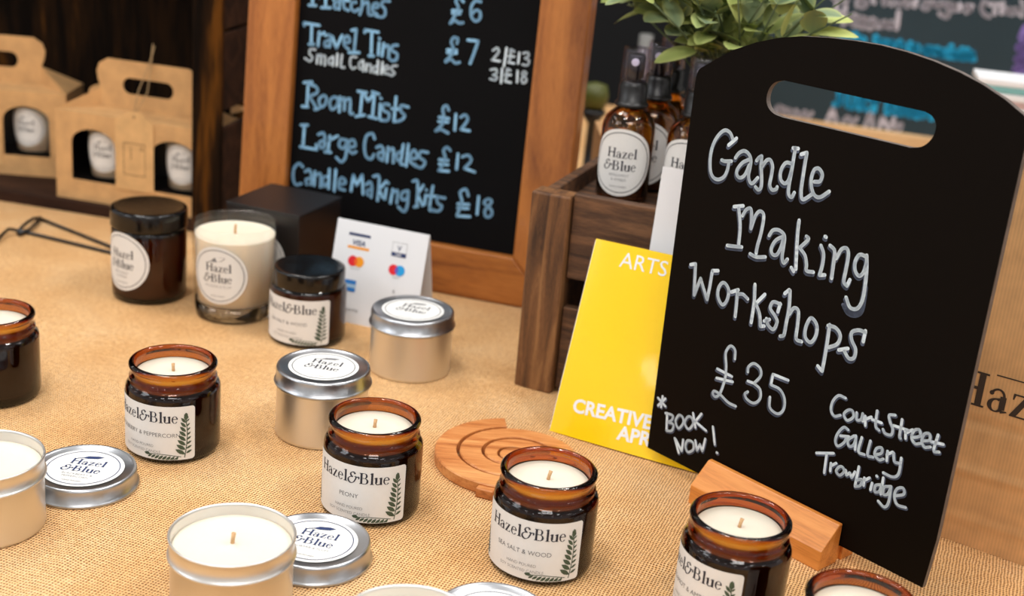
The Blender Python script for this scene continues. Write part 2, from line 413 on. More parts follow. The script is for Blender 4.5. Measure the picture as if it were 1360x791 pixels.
_fc = {}
def sans(text, size, weight=0.0):
    """plain sans lettering from the program's built-in typeface, centred on x"""
    if not text.strip(): k = Ink(); k.width = 0; return k
    key = (text, weight)
    if key not in _fc:
        c = bpy.data.curves.new('t', 'FONT'); c.body = text; c.size = 1; c.offset = weight; c.align_x = 'CENTER'; c.resolution_u = 3
        o = bpy.data.objects.new('t', c); COL.objects.link(o)
        dg = bpy.context.evaluated_depsgraph_get(); me = bpy.data.meshes.new_from_object(o.evaluated_get(dg))
        k = Ink(); k.p.append(([(v.co.x, v.co.y) for v in me.vertices], [list(p.vertices) for p in me.polygons], 0))
        xs = [v.co.x for v in me.vertices]; mx = (min(xs)+max(xs))/2
        k.p = [([(x-mx, y) for x, y in k.p[0][0]], k.p[0][1], 0)]; k.width = max(xs)-min(xs)
        bpy.data.objects.remove(o); bpy.data.curves.remove(c); bpy.data.meshes.remove(me); _fc[key] = k
    src = _fc[key]; k = Ink().put(src, sc=size); k.width = src.width*size; return k

def _g(ch):
    k = Ink(); S, T = .120, .038        # thick and thin strokes
    def stem(x, y0, y1, top=1, bot=1, ov=.055):
        k.rect(x, y0, x+S, y1)
        if bot: k.rect(x-ov, y0, x+S+ov, y0+T)
        if top == 1: k.rect(x-ov, y1-T, x+S+ov, y1)
        if top == 2: k.poly([(x-.07, y1-.055), (x, y1-.09), (x+S, y1-.02), (x+S, y1+.01)])
    if ch == 'H':
        stem(.075, 0, .68); stem(.50, 0, .68); k.rect(.17, .325, .52, .325+T*1.6); return k, .69
    if ch == 'a':
        k.rect(.25, .06, .25+S*.95, .32); k.ring(.2, .31, .142, .15, .05, .04, 0, 150); k.disc(.085, .35, .042)
        k.ring(.19, .125, .155, .135, .085, .028, 60, 330); k.poly([(.25, .25), (.25, .28), (.13, .25), (.12, .225)])
        k.poly([(.27, .06), (.30, -.01), (.42, .035), (.40, .055), (.345, .05)]); return k, .42
    if ch == 'z':
        k.rect(.05, .42, .37, .45); k.rect(.04, 0, .38, .03); k.poly([(.04, .02), (.16, .02), (.37, .43), (.26, .43)])
        k.poly([(.05, .45), (.05, .33), (.075, .33), (.1, .43)]); k.poly([(.38, 0), (.395, .13), (.37, .13), (.33, .02)]); return k, .42
    if ch == 'e':
        k.ring(.215, .225, .185, .238, .085, .03, 8, 325); k.rect(.1, .245, .385, .245+T); return k, .42
    if ch == 'l':
        stem(.08, 0, .72, 2, 1); return k, .25
    if ch == 'B':
        stem(.08, 0, .68, 1, 1, .05); k.rect(.12, .655, .32, .68); k.rect(.12, .345, .32, .345+T); k.rect(.12, 0, .34, T)
        k.ring(.31, .513, .175, .168, .1, .026, -90, 90); k.ring(.33, .185, .215, .186, .11, .028, -90, 90); return k, .6
    if ch == 'u':
        stem(.065, .12, .45, 2, 0); stem(.33, 0, .45, 2, 0); k.ring(.225, .13, .16, .14, .08, .05, 180, 320); k.rect(.33, 0, .47, T); return k, .49
    if ch == '&':
        w = lambda d: .042+.066*abs(d.x*.45-d.y*.9)**1.5
        k.stroke([(.47, .55), (.42, .64), (.33, .66), (.23, .6), (.2, .5), (.25, .41), (.35, .37)], w)
        k.stroke([(.35, .37), (.2, .35), (.09, .26), (.06, .14), (.13, .02), (.26, -.02), (.4, .06), (.48, .2), (.54, .34), (.64, .4), (.7, .34), (.66, .27)], w)
        k.stroke([(.44, .38), (.5, .41), (.54, .34)], w); return k, .7
def serif(text, size, bold=0):
    k = Ink(); x = 0
    for ch in text:
        g, wd = _g(ch); k.put(g, x, 0); x += wd
    r = Ink().put(k, -x/2*size, 0, size); r.width = x*size; return r
def sprig(n=6, L=1.0):
    """a little printed stem of leaves growing up from the origin, one unit tall"""
    k = Ink(); k.stroke([(0, 0), (.03, .35), (.02, .7), (-.03, 1.0)], .022, caps=False)
    for i in range(n):
        for sd in (-1, 1):
            t = i/(n-1); y = .08+.82*t; s = (.29 if sd < 0 else .17)*(1-.35*t)
            a = PI/2 - sd*math.radians(60-18*t); c, d = math.cos(a), math.sin(a); nx, ny = -d, c; w_ = .36; x0 = .02-.04*t*t
            pr = [(.04, 0), (.2, .28), (.45, .5), (.7, .42), (.88, .2), (1, 0)]
            k.poly([(x0+s*(q*c+w_*h*nx), y+.03*(sd > 0)+s*(q*d+w_*h*ny)) for q, h in pr]+[(x0+s*(q*c-w_*h*nx), y+.03*(sd > 0)+s*(q*d-w_*h*ny)) for q, h in pr[-2:0:-1]])
    k.poly([(-.03, .96), (.03, 1.04), (.0, 1.14), (-.04, 1.17), (-.08, 1.12), (-.08, 1.03)]); return k

# ================================================================== SETTING
fl = MB().box((-4, -3, -.78), (4, 5, -.76)); struct(obj('floor', fl, 'floor'))
wl = MB().box((-4, 3.0, -.76), (4, 3.1, 1.6)); struct(obj('wall_back', wl, 'wall'))

tb = thing('trestle_table', 'long trestle table under the burlap cloth', 'table', (0, 1.15, -.76))
t_ = MB().box((-1.1, -.85, .735), (1.1, .95, .757)); obj('table_top', t_, 'table', tb, bevel=.002)
for x in (-1.0, 1.0):
    for y in (-.75, .85):
        obj('leg', MB().box((x-.025, y-.025, 0), (x+.025, y+.025, .735)), 'table', tb, bevel=.002)
# cloth: a fine sheet with soft wrinkles well away from where things stand
cl = MB(); NX, NY = 150, 130
def clz(x, y):
    return 0.0
vs = []
for j in range(NY+1):
    for i in range(NX+1):
        x = -1.12+2.24*i/NX; y = .28+1.84*j/NY
        z = 0
        for (ax, ay, bx, by, h, wd) in ((-.62, 1.16, -.40, 1.155, .0035, .006), (-.245, .735, -.235, .60, .0022, .010), (-.19, .675, -.10, .655, .0022, .008), (-.42, 1.02, -.27, .985, .002, .010), (-.02, .905, .02, 1.02, .002, .012), (.06, .70, .13, .735, .0015, .008)):
            d = Vector((bx-ax, by-ay)); t = max(0, min(1, ((x-ax)*d.x+(y-ay)*d.y)/d.length_squared))
            e = math.hypot(x-ax-t*d.x, y-ay-t*d.y); z += h*math.exp(-(e/wd)**2)*math.sin(PI*min(1, max(0, t))*.98+.03)
        vs.append((x, y, z))
cl.add(vs, [(j*(NX+1)+i, j*(NX+1)+i+1, (j+1)*(NX+1)+i+1, (j+1)*(NX+1)+i) for j in range(NY) for i in range(NX)], 0, True)
def skirt(y, flip):
    vs = []; n = 60
    for i in range(n+1):
        x = -1.12+2.24*i/n; vs += [(x, y, 0), (x, y+flip*(.012+.01*math.sin(i*1.1)), -.22)]
    cl.add(vs, [(2*i, 2*i+1, 2*i+3, 2*i+2) for i in range(n)], 0, True)
skirt(.28, -1); skirt(2.12, 1)
cloth = obj('burlap_tablecloth', cl, 'burlap', fix=False)
tag(cloth, 'golden burlap cloth with open weave covering the market table', 'tablecloth')

# ================================================================== CHALK WRITING
def blk(x, y, z, strokes): return [[(x+px/z, y+py/z) for px, py in s] for s in strokes]
CHALK_BIG = blk(930, 160, 6.589, [
 [(250,215),(320,155)],[(288,165),(262,105),(215,85),(160,130),(115,210),(92,310),(90,430),(115,495),(160,515),(210,490),(240,430),(252,365)],[(190,345),(215,355),(275,355)],
 [(310,325),(340,285),(385,265),(425,290),(445,340),(440,400),(425,470),(430,520),(455,550),(505,500)],[(430,340),(370,370),(325,430),(325,480),(355,500),(395,470),(430,390)],
 [(495,350),(515,325),(540,310)],[(540,310),(535,400),(540,500),(535,580),(510,605),(485,580)],[(545,400),(580,350),(615,345),(635,400),(625,480),(610,560),(630,605),(665,600),(675,580)],
 [(815,240),(860,245)],[(835,240),(820,330),(800,450),(780,560),(775,640),(800,670),(825,630)],[(800,375),(750,370),(710,430),(705,510),(740,550),(775,520),(800,440)],
 [(885,295),(935,280)],[(935,285),(920,370),(900,500),(885,620),(900,690),(985,640)],
 [(1000,535),(1050,530),(1070,470),(1040,420),(1000,430),(975,500),(975,580),(1000,650),(1050,670),(1130,620)]]) + blk(950, 260, 4.943, [
 [(125,70),(185,65)],[(155,75),(165,200),(155,320)],[(80,325),(120,330),(175,335)],[(180,130),(205,90),(235,85),(240,150),(235,215)],[(235,215),(265,130),(295,100),(320,130),(305,230),(280,320),(270,375)],[(230,380),(270,400),(330,400)],
 [(355,260),(380,225),(420,225),(455,260),(450,330),(440,400),(450,440),(475,415)],[(450,265),(400,290),(370,340),(375,380),(405,385),(435,330),(450,270)],
 [(552,160),(540,280),(530,480)],[(500,470),(515,495)],[(600,265),(612,285),(555,340)],[(555,340),(590,390),(600,450),(600,490),(645,500)],
 [(722,266),(729,270)],[(695,325),(712,380),(705,450),(685,520)],[(685,520),(720,518)],
 [(755,325),(785,360),(778,440),(765,540)],[(795,410),(830,350),(865,345),(875,390),(860,480),(845,560),(865,590)],[(865,590),(885,550)],
 [(995,400),(950,385),(920,430),(920,490),(945,525),(975,500),(995,440)],[(995,390),(995,480),(985,590),(965,690),(930,740),(885,730),(860,665)]]) + blk(910, 340, 4.944, [
 [(38,55),(70,50)],[(70,50),(65,150),(60,255)],[(60,255),(85,190),(103,145)],[(103,145),(125,220),(145,285)],[(145,285),(165,190),(180,95)],[(180,95),(218,95)],
 [(245,175),(220,210),(218,270),(245,318),(275,290),(288,230),(270,185),(245,175)],
 [(305,235),(350,220)],[(345,220),(340,300),(330,395)],[(345,250),(380,250),(412,280)],
 [(460,185),(455,300),(435,435)],[(525,250),(465,310)],[(465,310),(490,380),(495,460)],[(495,460),(520,458)],
 [(625,310),(610,365)],[(628,315),(580,300),(560,340),(590,390),(605,430),(580,480),(545,450),(535,410)],[(520,425),(555,415)],
 [(655,245),(685,220)],[(690,225),(685,330),(665,440),(650,515),(625,525)],[(685,380),(715,340),(745,360),(740,450),(730,540),(765,560)],
 [(828,405),(795,460),(790,530),(825,565),(860,520),(865,450),(828,405)],
 [(950,450),(935,560),(915,680),(900,755)],[(872,720),(900,755)],[(940,455),(990,470),(1020,520),(1000,575),(945,598)],
 [(1170,560),(1185,490)],[(1185,500),(1140,485),(1095,500),(1095,550),(1120,610),(1110,665),(1075,670),(1045,620)],[(1010,615),(1070,605)]])
CHALK_MID = blk(860, 450, 4.943, [
 [(575,130),(575,70),(545,45),(515,90),(518,180),(510,260),(480,350),(450,378),(430,360),(440,340),(480,365),(530,415),(580,440)],[(460,195),(555,245)],[(455,255),(560,280)],
 [(660,215),(665,180),(700,160),(740,190),(745,240),(700,290)],[(660,275),(700,290)],[(700,290),(740,330),(740,390),(700,420),(655,395),(640,360),(660,345)],
 [(925,270),(825,230)],[(825,230),(812,300)],[(812,300),(870,330),(900,390),(895,460),(855,490),(805,450),(805,380)]])
CHALK_SMALL = blk(860, 450, 4.943, [
 [(100,375),(90,445)],[(70,385),(118,440)],[(118,390),(70,435)],
 [(130,485),(125,600)],[(120,485),(165,500),(160,530),(135,545)],[(135,545),(170,560),(160,600),(125,600)],[(205,500),(185,540),(205,585),(235,550),(230,510),(205,500)],[(265,510),(245,550),(270,590),(300,555),(290,515),(265,510)],
 [(300,485),(315,580)],[(355,490),(315,540)],[(315,540),(385,600)],
 [(180,650),(205,745)],[(185,655),(225,735)],[(225,735),(235,660)],[(265,665),(250,700),(265,740),(300,725),(300,680),(265,665)],[(315,665),(325,730)],[(325,730),(345,690)],[(345,690),(360,735)],[(360,735),(380,655)],
 [(430,575),(442,690)],[(455,744),(459,746)]]) + blk(1080, 510, 4.394, [
 [(190,80),(150,65),(115,100),(105,150),(125,185),(160,180)],[(205,150),(180,175),(200,210),(235,190),(230,155),(205,150)],[(255,165),(255,205),(280,205),(290,170)],[(290,170),(290,215)],
 [(305,185),(305,240)],[(305,205),(340,190)],[(375,155),(365,240),(385,268)],[(345,205),(400,225)],
 [(480,180),(445,180),(450,220),(465,260),(455,295),(420,285),(408,262)],[(520,205),(505,300),(510,315)],[(470,240),(560,270)],[(540,265),(540,315)],[(540,285),(580,265)],
 [(590,310),(625,300),(620,265),(590,270),(575,310),(595,345),(625,345)],[(645,330),(680,325),(680,290),(650,290),(635,330),(650,365),(685,365)],[(730,295),(705,385),(735,395)],[(690,335),(760,350)],
 [(205,265),(180,250),(145,285),(130,330),(145,360),(180,340),(195,310)],[(160,300),(210,305)],[(240,300),(205,325),(210,360),(235,355),(250,320)],[(250,300),(245,380)],
 [(285,310),(265,390),(300,410)],[(335,330),(318,410),(350,425)],[(370,410),(400,400),(400,370),(370,375),(360,410),(385,440),(410,435)],[(435,390),(430,445)],[(430,410),(465,395)],
 [(470,400),(475,450),(500,460)],[(515,430),(500,520),(465,540),(410,515)],
 [(20,400),(120,402)],[(80,405),(65,515)],[(105,460),(100,505)],[(105,475),(135,460)],[(155,480),(135,505),(155,530),(180,510),(175,485),(155,480)],
 [(190,500),(195,530)],[(195,530),(215,515)],[(215,515),(225,545)],[(225,545),(245,510)],[(268,480),(245,590)],[(250,560),(285,555),(275,590),(245,595)],
 [(300,545),(295,590)],[(300,560),(330,545)],[(345,575),(335,615)],[(371,534),(374,537)],[(400,585),(365,590),(360,625),(385,625),(400,590)],[(410,545),(395,640)],
 [(450,595),(415,600),(410,640),(435,640),(455,600)],[(455,595),(440,690),(415,715),(380,680)],[(485,650),(530,640),(525,605),(490,610),(475,650),(490,700),(540,718)]])
MENU_MAIN = blk(390, 0, 6.594, [
 [(175,-110),(165,45)],[(135,45),(195,48)],[(180,-105),(225,-20)],[(225,-20),(285,-100)],[(285,-100),(280,65)],[(245,66),(325,68)],
 [(350,0),(380,-20),(405,0),(400,80)],[(400,10),(360,30),(365,75),(400,60)],[(445,-60),(440,60),(480,90)],[(415,0),(490,5)],[(545,20),(515,20),(505,70),(535,100),(570,80)],[(605,-60),(600,60),(580,125)],[(605,40),(650,20),(655,80),(660,125),(690,130)],
 [(700,70),(740,60),(735,30),(700,40),(690,90),(730,125)],[(840,10),(790,10),(770,40),(800,80),(800,130),(770,150),(720,135)],
 [(92,200),(226,222)],[(92,200),(94,222)],[(160,210),(155,385)],[(136,387),(176,387)],[(225,280),(215,400)],[(220,310),(270,285)],
 [(280,310),(320,310),(325,360),(315,410)],[(315,350),(275,370),(280,405),(315,395)],[(340,320),(375,420)],[(375,420),(425,310)],[(450,375),(490,365),(480,320),(450,330),(445,390),(480,430)],
 [(510,265),(550,255)],[(550,255),(540,350),(530,455)],[(485,460),(575,460)],[(624,262),(742,282)],[(624,262),(624,284)],[(686,275),(680,480)],[(660,488),(700,490)],[(750,372),(742,480)],[(750,335),(754,339)],
 [(790,380),(775,490)],[(785,420),(830,400),(835,490)],[(910,395),(870,400),(860,440),(905,470),(900,520),(860,530),(830,500)]]) + blk(570, 0, 6.593, [
 [(300,15),(260,-20),(235,10),(255,60),(240,110),(185,205)],[(205,90),(280,95)],[(205,115),(270,120)],[(185,205),(225,180),(260,200),(295,198)],[(450,15),(405,10),(370,60),(370,140),(405,185),(445,160),(445,105),(410,90),(378,120)],
 [(245,375),(250,340),(215,330),(195,370),(215,430),(195,480),(145,535)],[(160,435),(240,440)],[(160,460),(240,465)],[(145,540),(190,520),(230,550),(265,545)],[(340,350),(430,360)],[(430,360),(395,460),(360,555)]]) + blk(380, 100, 5.231, [
 [(125,50),(180,45)],[(155,50),(145,215)],[(112,215),(152,218)],[(160,60),(210,80),(215,120),(160,145)],[(160,145),(190,190),(215,235)],[(200,236),(230,228)],
 [(260,140),(230,170),(245,220),(275,195),(280,155),(260,140)],[(335,150),(305,180),(315,235),(350,215),(360,170),(335,150)],[(375,150),(370,255)],[(375,180),(405,160),(405,240)],[(405,180),(445,165),(445,260),(465,265)],
 [(500,110),(560,120)],[(530,115),(515,270)],[(485,285),(545,275)],[(545,130),(570,180)],[(570,180),(615,120)],[(600,115),(645,130)],[(615,125),(600,290)],[(575,285),(630,300)],[(655,200),(650,300)],[(658,158),(662,162)],
 [(715,205),(680,200),(675,240),(715,265),(705,310),(655,310)],[(765,150),(750,320)],[(735,230),(790,235)],[(850,220),(800,210),(800,250),(825,280),(800,310),(760,320)],
 [(1130,240),(1115,210),(1090,230),(1095,290),(1085,340),(1040,385)],[(1065,290),(1130,300)],[(1060,320),(1125,325)],[(1040,385),(1075,375),(1125,400)],[(1180,270),(1172,380)],[(1215,290),(1245,275),(1260,310),(1215,375)],[(1215,375),(1275,385)],
 [(105,345),(150,345)],[(128,345),(118,495)],[(100,495),(215,515)],[(215,515),(210,480)],[(225,410),(260,400),(270,440),(265,500)],[(265,450),(235,465),(240,500),(265,500)],[(305,420),(290,535)],[(300,450),(360,420)],[(270,530),(310,535)],
 [(420,450),(380,445),(370,490),(400,505),(420,470)],[(425,450),(415,560),(385,600),(350,570)],[(440,500),(480,490),(470,450),(440,460),(435,510),(460,540),(485,530)],
 [(615,440),(600,405),(560,420),(545,490),(555,560),(590,580),(610,550)],[(630,500),(660,490),(680,530),(670,590)],[(670,530),(640,545),(650,580),(670,575)],[(710,500),(700,600)],[(705,530),(745,510),(745,605)],[(800,530),(770,545),(775,590),(800,580)],[(815,480),(795,615)],[(795,615),(815,620)],[(850,480),(835,630)],
 [(870,580),(910,570),(895,520),(870,540),(865,600),(900,620)],[(985,535),(935,530),(930,570),(965,600),(940,640),(890,625)],
 [(1140,520),(1120,500),(1095,520),(1105,570),(1090,620),(1060,660)],[(1065,585),(1125,590)],[(1065,615),(1125,620)],[(1060,660),(1130,665)],[(1195,545),(1185,650)],[(1225,565),(1265,555),(1285,590),(1240,645)],[(1240,645),(1310,670)]]) + blk(380, 200, 4.690, [
 [(105,100),(80,80),(50,110),(45,170),(60,210),(95,205)],[(120,130),(145,120),(160,160),(155,210)],[(155,170),(125,180),(130,210)],[(180,130),(175,215)],[(180,155),(215,145),(215,225)],[(255,160),(230,170),(235,220),(260,200)],[(270,115),(265,235)],[(310,120),(300,250)],[(330,210),(370,200),(355,170),(335,180),(330,230),(365,245)],
 [(420,150),(405,250)],[(420,150),(440,215)],[(440,215),(475,150)],[(475,150),(480,270)],[(500,210),(525,195),(535,230),(530,290)],[(530,240),(505,250),(510,275)],[(545,160),(580,165),(570,310)],[(625,190),(580,240)],[(580,240),(600,290)],[(625,235),(615,300)],[(634,199),(637,202)],[(665,240),(650,325)],[(660,265),(695,250),(690,325)],
 [(760,250),(725,260),(720,300),(750,300),(762,260)],[(762,255),(755,340),(735,378),(700,350)],[(790,190),(820,195),(815,345)],[(800,350),(820,345)],[(855,215),(820,270)],[(820,270),(850,340)],[(870,275),(862,335)],[(873,243),(876,246)],[(915,220),(895,350),(920,370)],[(880,280),(940,285)],[(990,295),(945,290),(945,325),(970,345),(950,375),(895,370)],
 [(1135,280),(1120,240),(1085,260),(1095,320),(1065,400)],[(1070,330),(1140,335)],[(1070,355),(1135,360)],[(1065,405),(1145,410)],[(1200,285),(1190,395)],[(1260,300),(1280,320),(1240,370),(1245,410),(1275,405),(1280,370),(1235,325),(1260,300)]])
MENU_SMALL = blk(390, 0, 6.594, [
 [(190,435),(150,430),(140,470),(165,500),(145,535),(100,510)],[(210,480),(205,555)],[(208,500),(240,480),(240,560)],[(240,500),(275,490),(275,570)],[(345,495),(310,520),(315,560),(345,550)],[(348,495),(345,575)],[(385,470),(378,575)],[(425,480),(415,580),(445,590)],
 [(550,500),(505,500),(495,560),(515,600),(545,590)],[(600,530),(575,555),(580,600),(605,600)],[(610,530),(610,620)],[(640,560),(635,620)],[(640,575),(675,565),(675,630)],[(730,580),(700,590),(705,635),(730,620)],[(740,530),(735,645)],[(780,545),(770,645)],[(800,610),(835,600),(820,575),(795,590),(800,640),(830,645)],
 [(905,575),(865,580),(860,610),(885,640),(860,660),(835,650)]]) + blk(570, 0, 6.593, [
 [(560,440),(595,420),(610,450),(575,500),(550,525)],[(550,525),(620,535)],[(680,420),(655,580)],[(745,450),(715,435),(715,490),(700,540)],[(695,490),(745,495)],[(695,545),(745,555)],[(790,460),(780,555)],[(825,465),(865,460),(870,490),(840,510)],[(840,510),(875,530),(860,570),(820,565)],
 [(540,610),(585,605),(590,640),(560,655)],[(560,655),(595,675),(575,700),(535,690)],[(640,600),(630,725)],[(710,615),(685,605),(680,660),(670,705)],[(665,655),(715,655)],[(665,710),(715,722)],[(775,620),(770,720)],
 [(830,625),(850,640),(835,665),(810,690),(820,725),(850,710),(845,680),(815,650),(830,625)]])
HALL_WHITE = blk(1100, 0, 5.231, [
 [(60,-70),(30,-20),(70,0)],[(120,-60),(90,0),(130,5)],[(200,10),(240,0),(270,20),(240,50),(200,40)],[(300,-30),(320,20)],[(385,-10),(390,30),(420,0),(440,35)],[(470,10),(490,40),(520,10)],[(540,-40),(545,45),(580,15)],[(600,45),(615,0)],
 [(720,10),(670,15),(700,40),(680,65),(655,50)],[(740,10),(745,40),(775,45),(785,15)],[(830,50),(800,30),(830,20),(840,80),(820,120),(775,95)],[(860,50),(880,35),(860,30),(860,70),(900,70)],[(915,30),(915,70)],[(1000,40),(950,40),(990,65),(960,85)],
 [(1085,10),(1065,50),(1080,95),(1115,115)],[(1120,30),(1200,30)],[(1160,30),(1155,95)],[(1215,20),(1205,90)],[(1230,60),(1240,90),(1260,60),(1275,100),(1300,60),(1320,95)],[(1345,10),(1355,60),(1345,110)],
 [(60,10),(50,140)],[(120,40),(105,170)],[(60,90),(120,90)],[(145,110),(135,150),(165,150),(145,110)],[(180,100),(180,180),(205,110),(215,185),(240,120),(240,190)],[(255,160),(285,145),(260,130),(250,180),(290,200)],[(310,130),(310,190),(330,140),(345,190)],[(380,150),(370,185),(400,180),(395,150)],[(440,150),(420,190),(460,190)],[(490,80),(475,200)]]) + blk(1000, 100, 5.231, [
 [(170,220),(160,260),(200,260),(195,220),(170,220)],[(220,230),(220,280),(250,240),(280,285)],[(300,245),(330,290),(360,250),(380,295),(410,260)],[(510,330),(555,230)],[(555,230),(580,330)],[(530,300),(580,300)],[(630,320),(660,290),(690,340),(720,300)],[(780,350),(820,265),(830,350)],[(880,360),(900,290)],[(900,290),(940,370)],[(960,360),(980,300)],[(990,350),(1030,340),(1010,385),(990,370)]])
HALL_CYAN = blk(1100, 0, 5.231, [
 [(90,250),(120,270),(150,240)],[(190,235),(185,270)],[(170,255),(210,260)],[(225,260),(250,275)],[(330,255),(330,290)],[(350,275),(370,300),(395,285)],[(410,310),(440,290),(460,320)],[(490,300),(520,325),(500,290)],[(570,300),(565,345)],[(620,320),(590,325),(615,350),(590,355)],
 [(700,330),(665,345),(680,375),(705,365),(710,335)],[(725,335),(740,375),(760,335)],[(795,350),(770,365),(785,385),(810,380)],[(825,350),(825,390)],[(855,320),(850,395)],[(890,360),(870,375),(885,400),(905,390)],[(930,340),(925,400),(950,400),(940,375)],[(965,345),(960,405)],[(980,390),(1005,380),(985,365),(975,400),(1010,410)]]) + blk(1000, 100, 5.231, [
 [(600,120),(600,190),(570,200)],[(660,130),(655,205),(700,215),(715,140)],[(750,140),(740,230)],[(750,140),(790,160),(750,190),(790,235)],[(820,150),(840,190),(870,160)],[(845,190),(840,245)],[(940,170),(930,260)],[(940,170),(985,190),(945,215),(985,265)],[(1020,210),(1005,260),(1050,260),(1050,215),(1020,210)],[(1090,225),(1075,270),(1115,275),(1120,230),(1090,225)],[(1140,290),(1160,235),(1180,285),(1215,240),(1240,300)]])
HALL_PURPLE = blk(1100, 0, 5.231, [[(1370,190),(1340,260)],[(1370,290),(1320,330),(1365,360)],[(1360,380),(1310,410),(1360,430)],[(1370,440),(1300,480),(1370,500)],[(1390,200),(1440,480)]])

def write(mb, plane, strokes, width, off, mi, dx=0, dy=0):
    k = Ink()
    for s in strokes: k.stroke([plane.uv(*p) for p in s], width)
    for vs, fs, m in k.p: mb.add([plane.w(u+dx, v+dy, off) for u, v in vs], fs, mi)

# ================================================================== WORKSHOP CHALKBOARD and its foot
A0, B0 = atz(860, 594, .012), atz(1225, 780, .012)
AZB = math.degrees(math.atan2(B0.y-A0.y, B0.x-A0.x))
PB = Plane(A0, AZB, 1.0)
def ellip(pts_px): return [PB.uv(*p) for p in pts_px]
WB = (B0-A0).length
# outline in the board's own millimetres, read off the photograph's edge
top_px = [(928,92),(948,80),(975,66),(1005,56),(1035,50),(1065,48),(1100,50),(1135,54),(1170,60),(1205,69),(1240,81),(1275,96),(1305,112),(1335,132),(1360,153)]
out_px = [(860,594),(1225,780)]+[(1244,716),(1303,452),(1357,214),(1364,184),(1365,174),(1371,166)][:5]+[(1366,166)]+list(reversed(top_px))+[(925,100),(922,118)]
out = ellip(out_px)
hc = [(1042,107),(1030,109),(1022,117),(1018,130),(1020,142),(1028,151),(1040,156)]
hc2 = [(1209,196),(1223,195),(1234,188),(1241,177),(1243,164),(1238,154),(1228,148)]
hole = crom(ellip(hc), 3) + crom(ellip(hc2), 3)
cb = thing('workshop_chalkboard', 'large black arched chalkboard with handle slot advertising candle making workshops', 'chalkboard', A0, math.radians(AZB))
m_ = MB(); m_.plate([out, hole], .004, lambda u, v, o: PB.w(u, v, o), 0, 1)
write(m_, PB, CHALK_BIG, .0029, .00008, 3, -.0003, -.0016); write(m_, PB, CHALK_BIG, .00235, .00020, 2)
write(m_, PB, CHALK_MID, .0024, .00008, 3, -.0006, -.0014); write(m_, PB, CHALK_MID, .0019, .00020, 2)
write(m_, PB, CHALK_SMALL, .0026, .00008, 3, .0004, -.0006); write(m_, PB, CHALK_SMALL, .0018, .00020, 2)
write(m_, PB, blk(950, 260, 4.943, [[(840,715),(870,770),(920,785),(965,750),(990,600)]]), .0026, .00008, 3)
obj('board', m_, ['chalkboard', 'board_edge', 'chalk', 'chalk_dim'], cb, world=True, fix=False)
# foot: bar with a sloping front edge, slot for the board
f0, f1 = atz(913.5, 667, 0), atz(1086, 759, 0)
nh = -PB.n.copy(); nh.z = 0; nh.normalize()
du = PB.u; L0 = (f0-A0).dot(du); L1 = (f1-A0).dot(du); dfr = -((f0+f1)/2-A0).dot(nh)
ft = thing('chalkboard_foot', 'orange varnished wooden foot block holding the arched chalkboard upright', 'stand', A0-Vector((0, 0, A0.z)), math.radians(AZB))
hf = .0135
def extr(prof, x0, x1):
    mb = MB(); n = len(prof); mb.add([(x0, y, z) for y, z in prof]+[(x1, y, z) for y, z in prof], [list(range(n))[::-1], list(range(n, 2*n))]+[(i, (i+1) % n, n+(i+1) % n, n+i) for i in range(n)]); return mb
obj('front_bar', extr([(-dfr, 0), (-.0004, 0), (-.0004, .0275), (-.004, .0275), (-dfr, hf)], L0, L1), 'block', ft, bevel=.0008)
obj('rear_bar', extr([(.0046, 0), (.018, 0), (.018, .010), (.0055, .0215), (.0046, .0215)], L0, L1), 'block', ft, bevel=.0008)
obj('base_strip', extr([(-.0004, 0), (.0046, 0), (.0046, .0095), (-.0004, .0095)], L0+.002, L1-.002), 'block', ft)

# ================================================================== MENU BOARD
pm = Plane(atz(571.9, 382.7), -15.4, 4)
mbd = thing('framed_menu_board', 'black price board in a wide golden oak frame listing travel tins and candles', 'chalkboard', pm.o, math.radians(-15.4))
def bar(u0, v0, u1, v1, o0, o1, mi=0, pl=pm, mit=None):
    mb = MB()
    if mit:  # mitred ends: list of four corners
        c = mit
    else: c = [(u0, v0), (u1, v0), (u1, v1), (u0, v1)]
    mb.add([pl.w(u, v, o0) for u, v in c]+[pl.w(u, v, o1) for u, v in c], [(0,1,2,3),(7,6,5,4),(0,4,5,1),(1,5,6,2),(2,6,7,3),(3,7,4,0)], mi); return mb
uL, uLi, uRi, uR_ = -.1965, -.1495, .0775, .1225; HT = .50
obj('bottom_rail', bar(0,0,0,0, .009, -.012, mit=[(uL, 0), (uR_, 0), (uRi, .0447), (uLi, .0447)]), 'frame', mbd, world=True, bevel=.002)
obj('top_rail', bar(0,0,0,0, .009, -.012, mit=[(uLi, HT-.045), (uRi, HT-.045), (uR_, HT), (uL, HT)]), 'frame', mbd, world=True, bevel=.002)
obj('left_stile', bar(0,0,0,0, .009, -.012, mit=[(uL, 0), (uLi, .0447), (uLi, HT-.045), (uL, HT)]), 'frame_v', mbd, world=True, bevel=.002)
obj('right_stile', bar(0,0,0,0, .009, -.012, mit=[(uRi, .0447), (uR_, 0), (uR_, HT), (uRi, HT-.045)]), 'frame_v', mbd, world=True, bevel=.002)
pn = bar(uLi-.004, .041, uRi+.004, HT-.041, .0, -.006)
write(pn, pm, MENU_MAIN, .0027, .0003, 1); write(pn, pm, MENU_SMALL, .0021, .0003, 2)
obj('writing_panel', pn, ['menu_face', 'chalk_blue', 'chalk'], mbd, world=True, fix=False)

